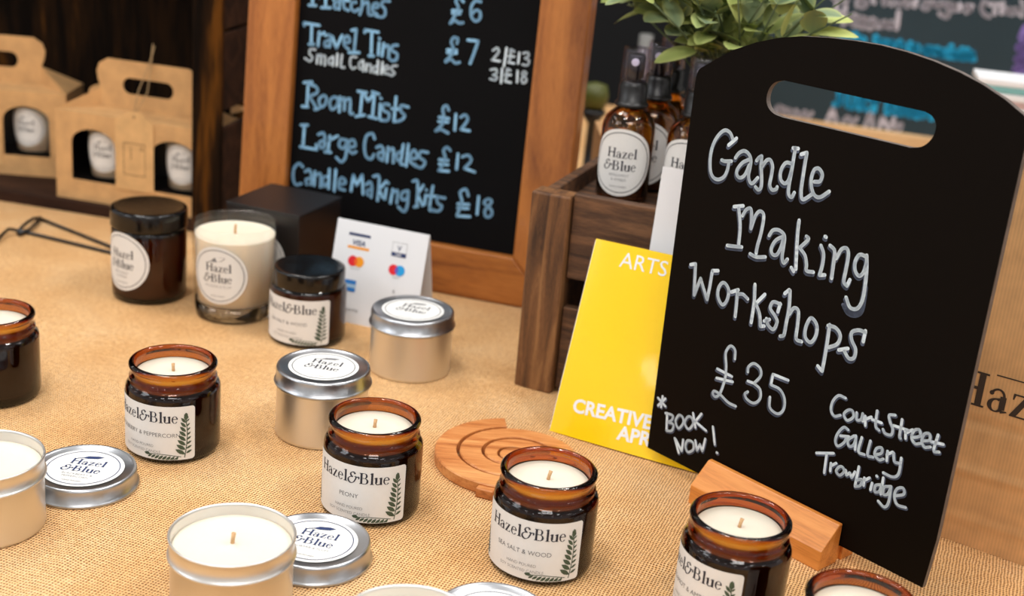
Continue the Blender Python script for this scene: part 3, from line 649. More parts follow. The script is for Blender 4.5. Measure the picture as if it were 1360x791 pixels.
# ================================================================== SERIF LABEL ARTWORK
# material slots of every label: 0 paper, 1 dark ink, 2 grey ink, 3 leaf, 4 navy
LAB = ['paper', 'ink', 'grey_ink', 'leaf_ink', 'navy']
def rect_label(scent, W=.073, H=.038):
    k = Ink(); n = 44; r = .0022
    def e(x):
        d = min(x+W/2, W/2-x); return 0 if d >= r else r-math.sqrt(max(0, r*r-(r-d)**2))
    xs = [-W/2, -W/2+r*.1, -W/2+r*.35, -W/2+r*.7]+[-W/2+r+(W-2*r)*i/n for i in range(n+1)]+[W/2-r*.7, W/2-r*.35, W/2-r*.1, W/2]
    for a, b in zip(xs, xs[1:]): k.poly([(a, e(a)), (b, e(b)), (b, H-e(b)), (a, H-e(a))], 0)
    t = Ink(); t.put(serif('Hazel&Blue', .0109), .0002, .0265, mi=1)
    t.put(sans(scent, .0041, -.012), 0, .0163, mi=1)
    t.put(sans('HAND POURED', .0027, -.012), 0, .0086, mi=2); t.put(sans('SOY SCENTED CANDLE', .0027, -.012), 0, .0048, mi=2)
    sp = sprig(8)
    t.put(sp, W/2-.0068, .0014, .0275, -.06, mi=3)
    half = Ink(); half.p = [q for i, q in enumerate(sp.p) if i == 0 or i % 2 == 1]
    t.put(half, W/2-.009, .0022, .021, PI/2-.10, mi=3); t.put(sp, -W/2+.0065, .0012, .015, .15, mi=3)
    t.p = [([(min(max(x, -W/2+.0004), W/2-.0004), min(max(y, .0004), H-.0004)) for x, y in vs], fs, m) for vs, fs, m in t.p]
    return k, t
def round_label(R, scent, leaf=True, ink=1, small='HAND POURED'):
    k = Ink(); rings = 7; n = 48
    for i in range(rings):
        a, b = R*i/rings, R*(i+1)/rings
        for j in range(n):
            c0, s0, c1, s1 = math.cos(2*PI*j/n), math.sin(2*PI*j/n), math.cos(2*PI*(j+1)/n), math.sin(2*PI*(j+1)/n)
            k.poly([(a*c0, a*s0), (b*c0, b*s0), (b*c1, b*s1), (a*c1, a*s1)] if i else [(0, 0), (b*c0, b*s0), (b*c1, b*s1)], 0)
    t = Ink(); t.ring(0, 0, R*.9, R*.9, R*.022, R*.022, 0, 360, ink, 60)
    q = R/.025
    t.put(serif('Hazel', .0104*q), .0005*q, .0035*q, mi=ink); t.put(serif('&Blue', .0104*q), -.0005*q, -.0058*q, mi=ink)
    if leaf:
        lf = Ink(); lf.poly([(-.006*q, .012*q), (-.003*q, .0152*q), (.003*q, .0165*q), (.007*q, .016*q), (.004*q, .0132*q), (-.002*q, .0118*q)]); lf.stroke([(-.0085*q, .0108*q), (-.005*q, .0125*q)], .0007*q)
        t.put(lf, 0, 0, mi=2 if ink == 1 else 4)
    for i, ln in enumerate(scent.split('|')): t.put(sans(ln, .0029*q, -.012), 0, (-.0103-.0033*i)*q, mi=2)
    t.put(sans(small, .0018*q), 0, -.0185*q, mi=2)
    return k, t
def wrap(mb, kt, r, ang, z0, lift=.0003, taper=0):
    def fn(l):
        def f(x, y):
            rr = r+l+taper*(y+z0); a = math.radians(ang)+x/rr; return (rr*math.cos(a), rr*math.sin(a), z0+y)
        return f
    kt[0].into(mb, fn(lift)); kt[1].into(mb, fn(lift+.00015))

# ================================================================== AMBER JARS
JR = .031
J_OUT = [(0, .0006), (.024, .0006), (.0262, 0), (.0285, .0005), (.0302, .002), (.0309, .0045), (.031, .008), (.031, .0440), (.0306, .0462), (.0294, .0480), (.0281, .0490), (.0278, .0500), (.0280, .0508), (.0286, .0514), (.0286, .0522), (.0279, .0530), (.0275, .0540), (.0275, .0568), (.0277, .0578), (.0284, .0588), (.0288, .0600), (.0286, .0612), (.0278, .0621), (.0268, .0624)]
J_IN = [(.0256, .0621), (.0249, .0612), (.0247, .0598), (.0247, .0520), (.0252, .0495), (.0268, .0475), (.0282, .0455), (.0285, .0430), (.0285, .0075), (.0278, .0055), (.026, .0048), (0, .0048)]
def jar_mesh():
    mb = MB().lathe(J_OUT+J_IN, 96); P = [q[1] for q in J_OUT+J_IN]
    for i, f in enumerate(mb.f): mb.m[i] = 1 if max(mb.v[k][2] for k in f) < .0485 else 0  # below the neck: darker copy of the glass, shade painted into its colour
    return mb
def open_jar(x, y, ang, scent, label, group, wick_bend=(.0008, .0005)):
    t = thing('amber_candle_jar', label, 'candle', (x, y, 0), 0, group)
    obj('glass_jar', jar_mesh(), ['amber', 'amber_shaded'], t)
    wx = MB().lathe([(0, .0052), (.0258, .0052), (.0279, .0075), (.0282, .0100), (.0282, .0430), (.0279, .0452), (.0265, .0472), (.0249, .0492), (.0244, .0510), (.0244, .0536), (.0240, .0541), (.012, .0538), (.003, .0539), (0, .0542)], 72)
    obj('wax', wx, 'wax', t)
    obj('wick', MB().tube([(0, 0, .0535), (wick_bend[0]*.3, wick_bend[1]*.3, .0562), (wick_bend[0], wick_bend[1], .0592)], [.0011, .0010, .0012], 8), 'wick', t)
    if scent:
        mb = MB(); wrap(mb, rect_label(scent), JR, ang, .004); obj('label', mb, LAB, t, fix=False)
    return t
G_OPEN = 'open amber jar candles'
open_jar(-.2193, .8196, 244, 'BLACKBERRY & PEPPERCORN', 'open amber jar candle scented peppercorn, between round silver lid and two lidded silver tins', G_OPEN, (-.0004, .0008))
open_jar(-.0780, .7613, 250, 'PEONY', 'open amber jar candle with peony label beside the wooden coaster', G_OPEN, (.0004, .0008))
open_jar(.0307, .7122, 247, 'SEA SALT & WOOD', 'open amber jar candle with sea salt and wood label in front of the coaster', G_OPEN, (.0012, .001))
open_jar(.1387, .6749, 204.5, 'BERGAMOT & AMBER', "open amber jar candle standing against the chalkboard's orange foot block", G_OPEN, (.0012, .001))
open_jar(-.3616, .8749, 165, ' ', 'open amber jar candle cut off by the left edge of the photo', G_OPEN, (.0, .001))
open_jar(.1906, .5981, 200, ' ', 'open amber jar candle in the bottom right corner, only its rim showing', G_OPEN, (.0012, .001))

# small lidded jar
t = thing('lidded_amber_jar', 'short amber jar with black screw lid and rectangular fern label before payment card tent', 'candle', (-.1661, 1.0359, 0))
obj('glass_jar', MB().lathe(J_OUT[:12]+[(.0262, .0500)], 96), 'amber_shaded', t)
obj('wax', MB().lathe([(0, .005), (.0265, .005), (.0285, .009), (.0285, .045), (0, .046)], 48), 'wax', t)
lidp = [(0, .0455), (.0288, .0455), (.0292, .0462), (.0292, .0600), (.0288, .0614), (.0276, .0620), (.0255, .0617), (.0, .0616)]
obj('lid', MB().lathe([(r, z) for r, z in lidp], 72), 'black_lid', t)
mb = MB(); wrap(mb, rect_label('SEA SALT & WOOD'), JR, 246, .004); obj('label', mb, LAB, t, fix=False)

# large dark jar
t = thing('large_amber_jar', 'tall dark amber jar with black lid and round white label, beside shelf front', 'candle', (-.3154, 1.1009, 0))
obj('glass_jar', MB().lathe([(0, .0006), (.027, 0), (.0302, .0012), (.0313, .004), (.0315, .008), (.0315, .0600), (.0308, .0622), (.0300, .0632), (.027, .0632)], 96), 'amber_shaded', t)
obj('wax', MB().lathe([(0, .005), (.0285, .005), (.0292, .009), (.0292, .058), (0, .0585)], 48), 'wax', t)
obj('lid', MB().lathe([(0, .0635), (.0312, .0635), (.0322, .0642), (.0323, .0655), (.0323, .0775), (.0318, .0792), (.0305, .0800), (.0280, .0798), (0, .0795)], 96), 'black_lid', t)
mb = MB(); wrap(mb, round_label(.0255, 'BERGAMOT|& AMBER', False), .0315, 240, .0372); obj('label', mb, LAB, t, fix=False)

# glass tumbler candle
t = thing('glass_tumbler_candle', 'cream candle in a clear thick-bottomed glass tumbler with round label', 'candle', (-.2356, 1.0748, 0))
obj('glass_base', MB().lathe([(0, .002), (.026, .001), (.030, 0), (.0315, .0010), (.0320, .003), (.0327, .0138), (.0300, .0138), (.0285, .0128), (0, .0125)], 96), 'thick_glass', t)
obj('glass_wall', MB().lathe([(.0327, .0140), (.0355, .0700), (.0359, .0798), (.0356, .0808), (.0349, .0812), (.0342, .0806), (.0338, .0790), (.0334, .0700), (.0306, .0140)], 96), 'glass', t)
obj('wax', MB().lathe([(0, .0141), (.0303, .0141), (.0331, .0700), (.0331, .0716), (.0326, .0712), (.0260, .0708), (0, .0706)], 96), 'cream_wax', t)
obj('wick', MB().tube([(0, 0, .070), (0, 0, .074), (.0003, 0, .0785)], .0011, 8), 'wick', t)
mb = MB(); wrap(mb, round_label(.025, 'RHUBARB & PLUM'), .0320, 258.7, .0435, .0004, .047); obj('label', mb, LAB, t, fix=False)

# ================================================================== SILVER TINS
TR = .0319
def tin_body(t, top):
    mb = MB().lathe([(0, .0008), (.0296, .0008), (.0306, 0), (.0318, .0004), (.0322, .0016), (TR, .0028), (TR, top)], 96)
    return mb
def round_plane(mb, kt, z, rot):
    c, s = math.cos(rot), math.sin(rot)
    for k, l in ((kt[0], .0002), (kt[1], .00035)): k.into(mb, lambda x, y: (c*x-s*y, s*x+c*y, z+l))
def lid_mesh(z0):
    return MB().lathe([(.0310, z0+.0008), (.0326, z0), (.0336, z0+.0003), (.0340, z0+.0013), (.0335, z0+.0023), (.0326, z0+.0028), (.0325, z0+.0105), (.0321, z0+.0119), (.0310, z0+.0125), (.0298, z0+.0121), (.0290, z0+.0115), (0, z0+.0115)], 96)
def lidded_tin(x, y, rot, scent, label, ink, g='lidded silver candle tins'):
    t = thing('lidded_candle_tin', label, 'tin', (x, y, 0), 0, g)
    obj('tin_body', tin_body(t, .0400), 'tin', t)
    l = obj('lid', lid_mesh(.0375), 'tin_top', t)
    mb = MB(); round_plane(mb, round_label(.0243, scent, True, ink), .0375+.0115, rot); obj('label', mb, LAB, l, fix=False)
lidded_tin(-.1258, .8613, -.18, '', 'closed silver candle tin between the peppercorn and peony jars', 1)
lidded_tin(-.0763, .9885, -.25, '', 'closed silver candle tin in front of the payment card tent', 1)
def loose_lid(x, y, rot, scent, label):
    t = thing('tin_lid', label, 'lid', (x, y, 0), 0, 'loose silver tin lids lying on burlap')
    obj('lid_shell', lid_mesh(0), 'tin_top', t)
    mb = MB(); round_plane(mb, round_label(.0250, scent, True, 4), .0115, rot); obj('label', mb, LAB, t, fix=False)
loose_lid(-.1019, .6919, -.22, 'RHUBARB & PLUM', 'loose silver tin lid lying in front of the peony jar')
loose_lid(-.2585, .7542, -.10, 'BLACKBERRY &|PEPPERCORN', 'loose silver tin lid lying in front of the peppercorn jar')
loose_lid(.0050, .6310, -.2, '', 'loose silver tin lid half out of frame below the sea salt jar')
def open_tin(x, y, label):
    t = thing('open_candle_tin', label, 'candle', (x, y, 0), 0, 'open silver candle tins')
    mb = MB().lathe([(0, .0008), (.0306, .0008), (.0316, 0), (.0328, .0005), (.0331, .0018), (.0329, .003), (.0329, .0318), (.0333, .0322), (.0343, .0328), (.0345, .0336), (.0340, .0344), (.0333, .0348), (.0332, .0430), (.0338, .0436), (.0341, .0443), (.0338, .0450), (.0331, .0451), (.0326, .0445), (.0323, .0436), (.0323, .0020), (0, .0020)], 128)
    obj('tin_body', mb, 'tin', t)
    obj('wax', MB().lathe([(0, .0024), (.0320, .0024), (.0320, .0378), (.0316, .0384), (.0300, .0381), (.010, .0379), (.0028, .0380), (.0014, .0388), (0, .0390)], 96), 'wax', t)
    obj('wick', MB().tube([(0, 0, .038), (.0002, .0004, .0412), (.0006, .0006, .0448)], [.0012, .0011, .0013], 8), 'wick', t)
open_tin(-.1380, .6347, 'open silver tin candle with a loose lid touching its right side, bottom of the photo')
open_tin(-.2970, .6973, 'open silver tin candle cut off by the left edge of the photo')
open_tin(-.0365, .5665, 'open silver tin candle at the bottom edge, only its rim showing')

# ================================================================== WOODEN SPIRAL COASTER
cc = (.0105, .8350); R0 = .0580; PIT = .0172; GAP = .0023
t = thing('spiral_wooden_coaster', 'round teak wood coaster cut in a spiral, behind the sea salt jar', 'coaster', (cc[0], cc[1], 0))
def sp_r(a): return R0-PIT*a/(2*PI)        # a runs anticlockwise from the outer end at the top
E0 = math.radians(98); TURN = 2*PI*2.66
mb = MB(); n = 300; vs = []
for i in range(n+1):
    a = TURN*i/n; th_ = E0+a; ro = sp_r(a); ri = min(ro-.0008, max(.0112, ro-PIT+GAP))
    bv = .0008
    for r, z in ((ro-bv, 0), (ro, bv), (ro, .0082-bv), (ro-bv, .0082), (ri+.0002, .0082), (ri, .0079), (ri, 0)):
        vs.append((r*math.cos(th_), r*math.sin(th_), z))
K = 7
fs = [(i*K+j, i*K+(j+1) % K, (i+1)*K+(j+1) % K, (i+1)*K+j) for i in range(n) for j in range(K)]+[list(range(K)), list(range(n*K, n*K+K))[::-1]]
mb.add(vs, fs, 0)
obj('spiral_strip', mb, 'teak', t)
rc = .0093
obj('centre_disc', MB().lathe([(0, 0), (rc-.0006, 0), (rc, .0005), (rc, .0078), (rc-.0006, .0082), (0, .0082)], 40, smooth=False), 'teak', t)
nb = atz(648, 655, .0)-Vector((cc[0], cc[1], 0)); na = math.atan2(nb.y, nb.x)
tm = Matrix.Rotation(na, 4, 'Z')
obj('end_block', MB().box((nb.length-.006, -.006, 0), (nb.length+.0085, .006, .0065), 0, tm), 'teak', t, bevel=.0008)

# ================================================================== SLATTED CRATE
cr = thing('wooden_crate', 'brown slatted wooden crate holding amber spray bottles and the plant', 'crate', (.0075, .9711, 0), math.radians(-20.05))
CW, CD_, CH = .235, .195, .158; FZ = .144
for x in (0, CW-.0305):
    for y0, y1 in ((0, .020), (CD_-.020, CD_)):
        obj('corner_post', MB().box((x, y0, 0), (x+.0305, y1, CH)), 'crate_v', cr, bevel=.0015)
for y0, y1 in ((.006, .0145), (CD_-.0145, CD_-.006)):
    for z0, z1 in ((.004, .071), (.094, .160)):
        obj('slat', MB().box((.0315, y0, z0), (CW-.0315, y1, z1)), 'crate_h', cr, bevel=.001)
for x0 in (.004, CW-.0125):
    for z0, z1 in ((.004, .071), (.094, .157)):
        obj('slat', MB().box((x0, .021, z0), (x0+.0085, CD_-.021, z1)), 'crate_h', cr, bevel=.001)
obj('floor_board', MB().box((.0128, .0205, FZ-.008), (CW-.0128, CD_-.0205, FZ)), 'crate_h', cr)

# ================================================================== SPRAY BOTTLES
def bottle(x, y, label, faces, leafless=True):
    t = thing('spray_bottle', label, 'bottle', (x, y, FZ), 0, 'amber spray bottles in the crate')
    obj('glass_bottle', MB().lathe([(0, .0006), (.0165, 0), (.0192, .0008), (.0205, .003), (.0205, .0560), (.0200, .0600), (.0182, .0645), (.0152, .0680), (.0118, .0705), (.0100, .0718), (.0098, .0760), (.0080, .0760), (.0080, .0712), (.0140, .0660), (.0174, .0615), (.0184, .0560), (.0184, .004), (.017, .0028), (0, .0028)], 72), 'amber_bottle', t)
    obj('collar', MB().lathe([(0, .0765), (.0105, .0765), (.0118, .0728), (.0128, .0732), (.0130, .0752), (.0122, .0764), (.0112, .0770), (.0110, .0885), (.0100, .0915), (.0090, .0928), (0, .0928)], 40), 'black_pl', t)
    h = obj('spray_head', MB().lathe([(0, .0930), (.0052, .0930), (.0052, .0950), (.0070, .0955), (.0070, .1110), (.0062, .1130), (0, .1135)], 32), 'black_pl', t)
    a = math.radians(faces); m = Matrix.Rotation(a, 4, 'Z') @ Matrix.Translation((.0064, 0, .1075)) @ Matrix.Rotation(PI/2, 4, 'Y')
    src = MB().lathe([(0, 0), (.0030, 0), (.0030, .0012), (.0025, .0017), (0, .0017)], 20); nz = MB(); nz.add([m @ Vector(v) for v in src.v], src.f)
    obj('nozzle', nz, 'spray_white', h)
    obj('overcap', MB().lathe([(.0104, .0926), (.0106, .0930), (.0103, .1165), (.0095, .1180), (0, .1182), (0, .1170), (.0087, .1168), (.0093, .1157), (.0096, .0930)], 48), 'clear_cap', t)
    mb = MB(); wrap(mb, round_label(.0262, 'BERGAMOT|& AMBER', False), .0205, faces-6, .0325); obj('label', mb, LAB, t, fix=False)
bottle(.0779, 1.0265, 'amber spray bottle with clear cap nearest the left end of the crate', 262)
bottle(.0995, 1.0650, 'amber spray bottle with clear cap, second of the row going back', 254)
bottle(.1130, 1.1035, 'amber spray bottle with clear cap, hindmost, its label hidden', 262)
bottle(.1270, 1.0080, 'amber spray bottle half hidden by the left edge of the arched chalkboard', 254)

# ================================================================== PLANT
pt = thing('potted_plant', 'leafy plant with pale green oval leaves above the spray bottles', 'plant', (.1560, 1.0800, FZ))
obj('pot', MB().lathe([(0, 0), (.016, 0), (.0172, .001), (.0205, .040), (.0220, .041), (.0220, .046), (.0200, .046), (.0195, .040), (0, .040)], 40), 'pot', pt)
BOT = [Vector((x-.1560, y-1.0800)) for x, y in ((.0779, 1.0265), (.0995, 1.0650), (.1130, 1.1035), (.1270, 1.0080))]
rng = random.Random(11); fol = MB(); stm = MB(); RIM = []
def leaf(p, d, nrm, L, W):
    e = p+d.normalized()*L
    for c_ in BOT:
        for f_ in (0, .25, .5, .75, 1):
            m_ = p.lerp(e, f_)
            if m_.z < .126 and (Vector((m_.x, m_.y))-c_).length < .019: return
    if min(p.z, e.z) < .108 or max(p.x, e.x) > .092-.25*max(0, .13-e.z)*4 or e.y < -.075: return
    d = d.normalized(); s = d.cross(nrm).normalized(); up = s.cross(d).normalized(); N = 12; base = len(fol.v); vs = []; rim = []
    for i in range(N+1):
        t_ = i/N; w_ = W*math.sin(PI*min(1, t_**.9*.985+.015))**.62/2 if t_ < 1 else .0001; z = -.22*L*t_*t_
        c = p+d*(L*t_)+up*z
        for q in (-1, -.55, 0, .55, 1):
            vs.append(c+s*(w_*q)+up*(.10*abs(q)*w_)); rim.append(1.0 if abs(q) == 1 else (.25 if abs(q) > .5 else .05))
    fol.add(vs, [(i*5+j, i*5+j+1, (i+1)*5+j+1, (i+1)*5+j) for i in range(N) for j in range(4)], 0, True); RIM.extend(rim)
for k in range(54):
    a = rng.uniform(0, 2*PI); el = rng.uniform(.35, 1.35) if k > 3 else 1.4
    if k >= 18: a = rng.uniform(PI*.85, PI*1.35) if k % 2 else rng.uniform(PI*.8, PI*1.9); el = rng.uniform(.35, 1.0)
    d = Vector((math.cos(a)*math.cos(el), math.sin(a)*math.cos(el)*.8, math.sin(el))); Ls = rng.uniform(.10, .145)*(1.12 if k >= 18 and k % 2 else 1)
    o0 = Vector((rng.uniform(-.012, .012), rng.uniform(-.012, .012), .042)); pts = []
    for i in range(7):
        t_ = i/6; pts.append(o0+Vector((d.x*Ls*.85*t_**2, d.y*Ls*.85*t_**2, .082*t_+d.z*Ls*.55*t_)))
    if any(min((q-c_).length for c_ in BOT) < .016 and z_ < .122 for q, z_ in ((Vector((p_.x, p_.y)), p_.z) for p_ in pts)): continue
    stm.tube(pts, [.0013, .0012, .0011, .001, .0009, .0008, .0006], 5)
    for i in range(3, 7):
        dd = (pts[i]-pts[i-1]).normalized(); sd = dd.orthogonal().normalized(); rot = rng.uniform(0, 6.28)
        for q in range(2 if i < 6 else 3):
            v = (Matrix.Rotation(rot+q*PI*(2/3 if i == 6 else 1), 3, dd) @ sd); ld = (v*rng.uniform(.6, 1.1)+dd*rng.uniform(.5, .9)+Vector((0, 0, .15)))
            leaf(pts[i], ld, Vector((0, -.3, 1))+v*.2, rng.uniform(.027, .038), rng.uniform(.016, .021))
fo = obj('foliage', fol, 'leaf', pt, fix=False); at = fo.data.attributes.new('rim', 'FLOAT', 'POINT'); at.data.foreach_set('value', RIM)
obj('stems', stm, 'stem', pt)

# ================================================================== YELLOW BOOKLET and the white leaflet behind it
py = Plane(atz(730, 571.4), -24.43, 21)
yb = thing('yellow_booklet', 'glossy yellow booklet titled arts, leaning on crate behind the arched chalkboard', 'booklet', py.o, math.radians(-24.43))
pr = py.uv(787, 315.5); TH = pr[1]; BW = .146
def bow(u, v, o): return py.w(u, v, o+.0035*math.sin(PI*min(1, max(0, u/BW)))**.7)
def sheet(u0, u1, v0, v1, o0, th, mi, n=28):
    mb = MB(); vs = []
    for i in range(n+1):
        u = u0+(u1-u0)*i/n
        for v, o in ((v0, o0), (v1, o0), (v1, o0-th), (v0, o0-th)): vs.append(bow(u, v, o))
    mb.add(vs, [(i*4+j, i*4+(j+1) % 4, (i+1)*4+(j+1) % 4, (i+1)*4+j) for i in range(n) for j in range(4)]+[(0, 1, 2, 3), (4*n, 4*n+1, 4*n+2, 4*n+3)], mi, False); return mb
mb = sheet(0, BW, .0, TH, .0002, .0006, 0)
def ylet(s, size, wt, pa, pb, left=True):
    """lettering between two points read on the cover"""
    a, b = py.uv(*pa), py.uv(*pb); k = sans(s, size, wt); an = math.atan2(b[1]-a[1], b[0]-a[0])
    Ink().put(k, a[0]+k.width/2*math.cos(an), a[1]+k.width/2*math.sin(an), 1, an, 1).into(mb, lambda x, y: bow(x, y, .0004))
ylet('ARTS & CRAFTS', .0158, .0, (823, 354), (890, 369)); ylet('CREATIVE WILTSHIRE', .0138, .03, (761, 546), (862, 569)); ylet('APRIL', .0138, .03, (820, 582), (858, 591))
obj('cover', mb, ['yellow', 'white_card'], yb, world=True, fix=False)
obj('pages', sheet(-.0006, BW-.001, .001, TH-.001, -.0005, .0012, 0), 'white_card', yb, world=True)
Pc = Vector((.0075, .9711, 0)); uc = Vector((math.cos(math.radians(-20.05)), math.sin(math.radians(-20.05)), 0)); ncr = Vector((-uc.y, uc.x, 0))
pw = Plane(Pc-ncr*.0235, -20.05, 8.4)
a_, b_ = pw.uv(884, 221.5), pw.uv(868, 320)
lf = thing('white_leaflet', 'white leaflet with a tan stripe sticking up between crate and arched chalkboard', 'leaflet', pw.w(a_[0], 0, 0), math.radians(-20.05))
ul = a_[0]; mb = bar(ul-.002, 0, ul+.072, a_[1], 0, -.0008, 0, pw)
g = bar(ul+.018, 0, ul+.0235, a_[1]-.022, .00025, .00005, 1, pw); mb.add(g.v, g.f, 1)
obj('sheet', mb, ['white_card', 'pale_wood'], lf, world=True)

# ================================================================== BLACK BOX
Lp, Bp, Rp, Fp = [atz(*p, .084) for p in ((305.9, 264), (365.7, 243.3), (454.6, 261.3), (397.5, 287))]
azr = math.atan2((Rp-Fp).y, (Rp-Fp).x); wr = (Rp-Fp).length-.002; wl_ = (Lp-Fp).length-.002
bb = thing('black_gift_box', 'square black card box standing closed in front of the price board', 'box', (Fp.x, Fp.y, 0), azr)
obj('box_body', MB().box((0, 0, 0), (wr, wl_, .0825)), 'black_card', bb, bevel=.0006)
obj('lid_flap', MB().box((-.0006, -.0006, .0828), (wr+.0012, wl_+.0006, .0842)), 'black_card', bb, bevel=.0004)
mb = MB(); kt = round_label(.0235, 'RHUBARB & PLUM')
for k, l in ((kt[0], .0002), (kt[1], .0004)): k.into(mb, lambda x, y: (-l, wl_/2-x, .040+y))
obj('label', mb, LAB, bb, fix=False)

# ================================================================== PAYMENT CARD TENT
pt_ = Plane(atz(457.5, 427), -18.5, 14); TU0, TU1, TV = -.0205, .0645, .0862
tc = thing('payment_card_tent', 'folded white card tent printed with payment card logos', 'sign', pt_.o, math.radians(-18.5))
mb = MB(); mb.plate([[(TU0, 0), (TU1, 0), (TU1, TV), (TU0, TV)]], .0007, lambda u, v, o: pt_.w(u, v, o), 0)
k = Ink()
def at_(px, py_): return pt_.uv(px, py_)
def zc(x, y): return at_(420+x/4.394, 270+y/4.394)
def zrect(x0, y0, x1, y1, h, mi):   # a bar along two zoomed points with a height below
    a, b = zc(x0, y0), zc(x1, y1); k.poly([(a[0], a[1]), (b[0], a[1]), (b[0], a[1]-h), (a[0], a[1]-h)], mi)
a = zc(195, 165); b = zc(320, 190); vw = b[0]-a[0]
k.rect(a[0], a[1]-.0023, b[0], a[1], 1); c = zc(190, 240); k.rect(a[0]+.0005, c[1]-.0024, b[0]+.0002, c[1]-.0002, 2)
vs_ = sans('VISA', .0062, .025); k.put(vs_, (a[0]+b[0])/2, a[1]-.0100, 1, 0, 1, .2)
a = zc(450, 222); b = zc(535, 240); k.rect(a[0], a[1]-.0120, b[0], a[1], 4); k.rect(a[0]+.0003, a[1]-.0117, b[0]-.0003, a[1]-.0003, 0)
k.rect(a[0], a[1]-.0120, b[0], a[1]-.0085, 1); k.put(sans('V', .0062, .02), (a[0]+b[0])/2, a[1]-.0070, 1, 0, 1); k.put(sans('DEBIT', .0022, .02), (a[0]+b[0])/2, a[1]-.0111, 1, 0, 0)
def rings(x, y, c1, c2, cm):
    q = zc(x, y); r = .0045; d = .0029
    k.disc(q[0]-d, q[1], r, c1, 28); k.disc(q[0]+d, q[1], r, c2, 28)
    h = math.acos(d/r); pts = [(q[0]-d+r*math.cos(x_), q[1]+r*math.sin(x_)) for x_ in [h*(1-i/7*2) for i in range(8)]]+[(q[0]+d-r*math.cos(x_), q[1]-r*math.sin(x_)) for x_ in [h*(1-i/7*2) for i in range(8)]]
    k.p.append((pts, [list(range(len(pts)))], cm)); return q
q1 = rings(232, 338, 3, 5, 6); q2 = rings(470, 390, 3, 7, 8)
k.put(sans('mastercard', .0019), q1[0], q1[1]-.0068, 1, 0, 9); k.put(sans('maestro', .0019), q2[0], q2[1]-.0068, 1, 0, 9)
a = zc(178, 440); k.rect(a[0]-.001, a[1]-.0098, a[0]+.0092, a[1], 10); k.rect(a[0]-.001, a[1]-.0065, a[0]+.0092, a[1]-.0035, 11)
a = zc(455, 515)
for r in (.0008, .0016, .0024): k.ring(a[0]-.002, a[1], r, r, .0004, .0004, -50, 50, 9)
a = zc(205, 625); k.put(sans('spending', .0034), a[0], a[1], 1, 0, 9, .2)
z = .0002
for vs, fs, m in k.p:
    z += .000012; mb.add([pt_.w(u, v, z) for u, v in vs], fs, m)
obj('front_panel', mb, ['white_card', 'navy', 'orange', 'red', 'grey_ink', 'orange', 'mid', 'blue', 'violet', 'grey_ink', 'cardblue', 'pale'], tc, world=True, fix=False)
T1 = pt_.w(0, TV, 0); pb_ = Plane(T1, -18.5, -13); dn = T1.z/pb_.v.z
mb = MB(); mb.plate([[(TU0, -dn), (TU1, -dn), (TU1, -.0003), (TU0, -.0003)]], .0007, lambda u, v, o: pb_.w(u, v, o-.0008), 0)
obj('back_panel', mb, 'white_card', tc, world=True)

# ================================================================== KRAFT PAPER BAG
ab, bb_ = atz(1247, 711), atz(1360, 750); azb = math.atan2(bb_.y-ab.y, bb_.x-ab.x)
pg = Plane(ab, math.degrees(azb), 0); bagw0, bagw1, bh, bd = -.028, .180, .25, .075
bag = thing('kraft_paper_bag', 'brown kraft paper carrier bag stamped with the shop lettering, behind arched chalkboard', 'bag', ab, azb)
mb = MB(); NU, NV = 26, 30; vs = []
def bz(u, v):
    o = 0
    for v0, h in ((.052, .0016), (.086, -.0013), (.019, .0008)): o += h*math.exp(-((v-v0-.03*(u-.05))/.0022)**2)
    return o+.0015*math.sin(PI*(u-bagw0)/(bagw1-bagw0))
for j in range(NV*3+1):
    v = bh*j/(NV*3)
    for i in range(NU+1):
        u = bagw0+(bagw1-bagw0)*i/NU; vs.append((u, -bz(u, v), v))
mb.add(vs, [(j*(NU+1)+i, j*(NU+1)+i+1, (j+1)*(NU+1)+i+1, (j+1)*(NU+1)+i) for j in range(NV*3) for i in range(NU)], 0, True)
q = [(bagw0, 0), (bagw0+.012, bd/2), (bagw0, bd), (bagw1, bd), (bagw1-.012, bd/2), (bagw1, 0)]
vs = [(x, y, 0) for x, y in q]+[(x, y, bh) for x, y in q]
mb.add(vs, [(0, 1, 7, 6), (1, 2, 8, 7), (2, 3, 9, 8), (3, 4, 10, 9), (4, 5, 11, 10), (0, 5, 4, 3, 2, 1)], 0)
EMB = .0335; hz = serif('Hazel&Blue', EMB, 0); a = pg.uv(1297, 538)
Ink().put(hz, a[0]-.546*EMB+hz.width/2, a[1], 1, 0, 1).into(mb, lambda x, y: (x, -bz(x, y)-.0004, y))
sl = pg.uv(1325, 497); Ink().rect(sl[0], sl[1]-.0004, sl[0]+.09, sl[1]+.0004, 1).into(mb, lambda x, y: (x, -bz(x, y)-.0004, y))
obj('bag_body', mb, ['bag', 'stamp'], bag, fix=False)
hd = [(.045+.03*math.cos(PI*i/12), .0012, bh-.004+.012*math.sin(PI*i/12)) for i in range(13)]

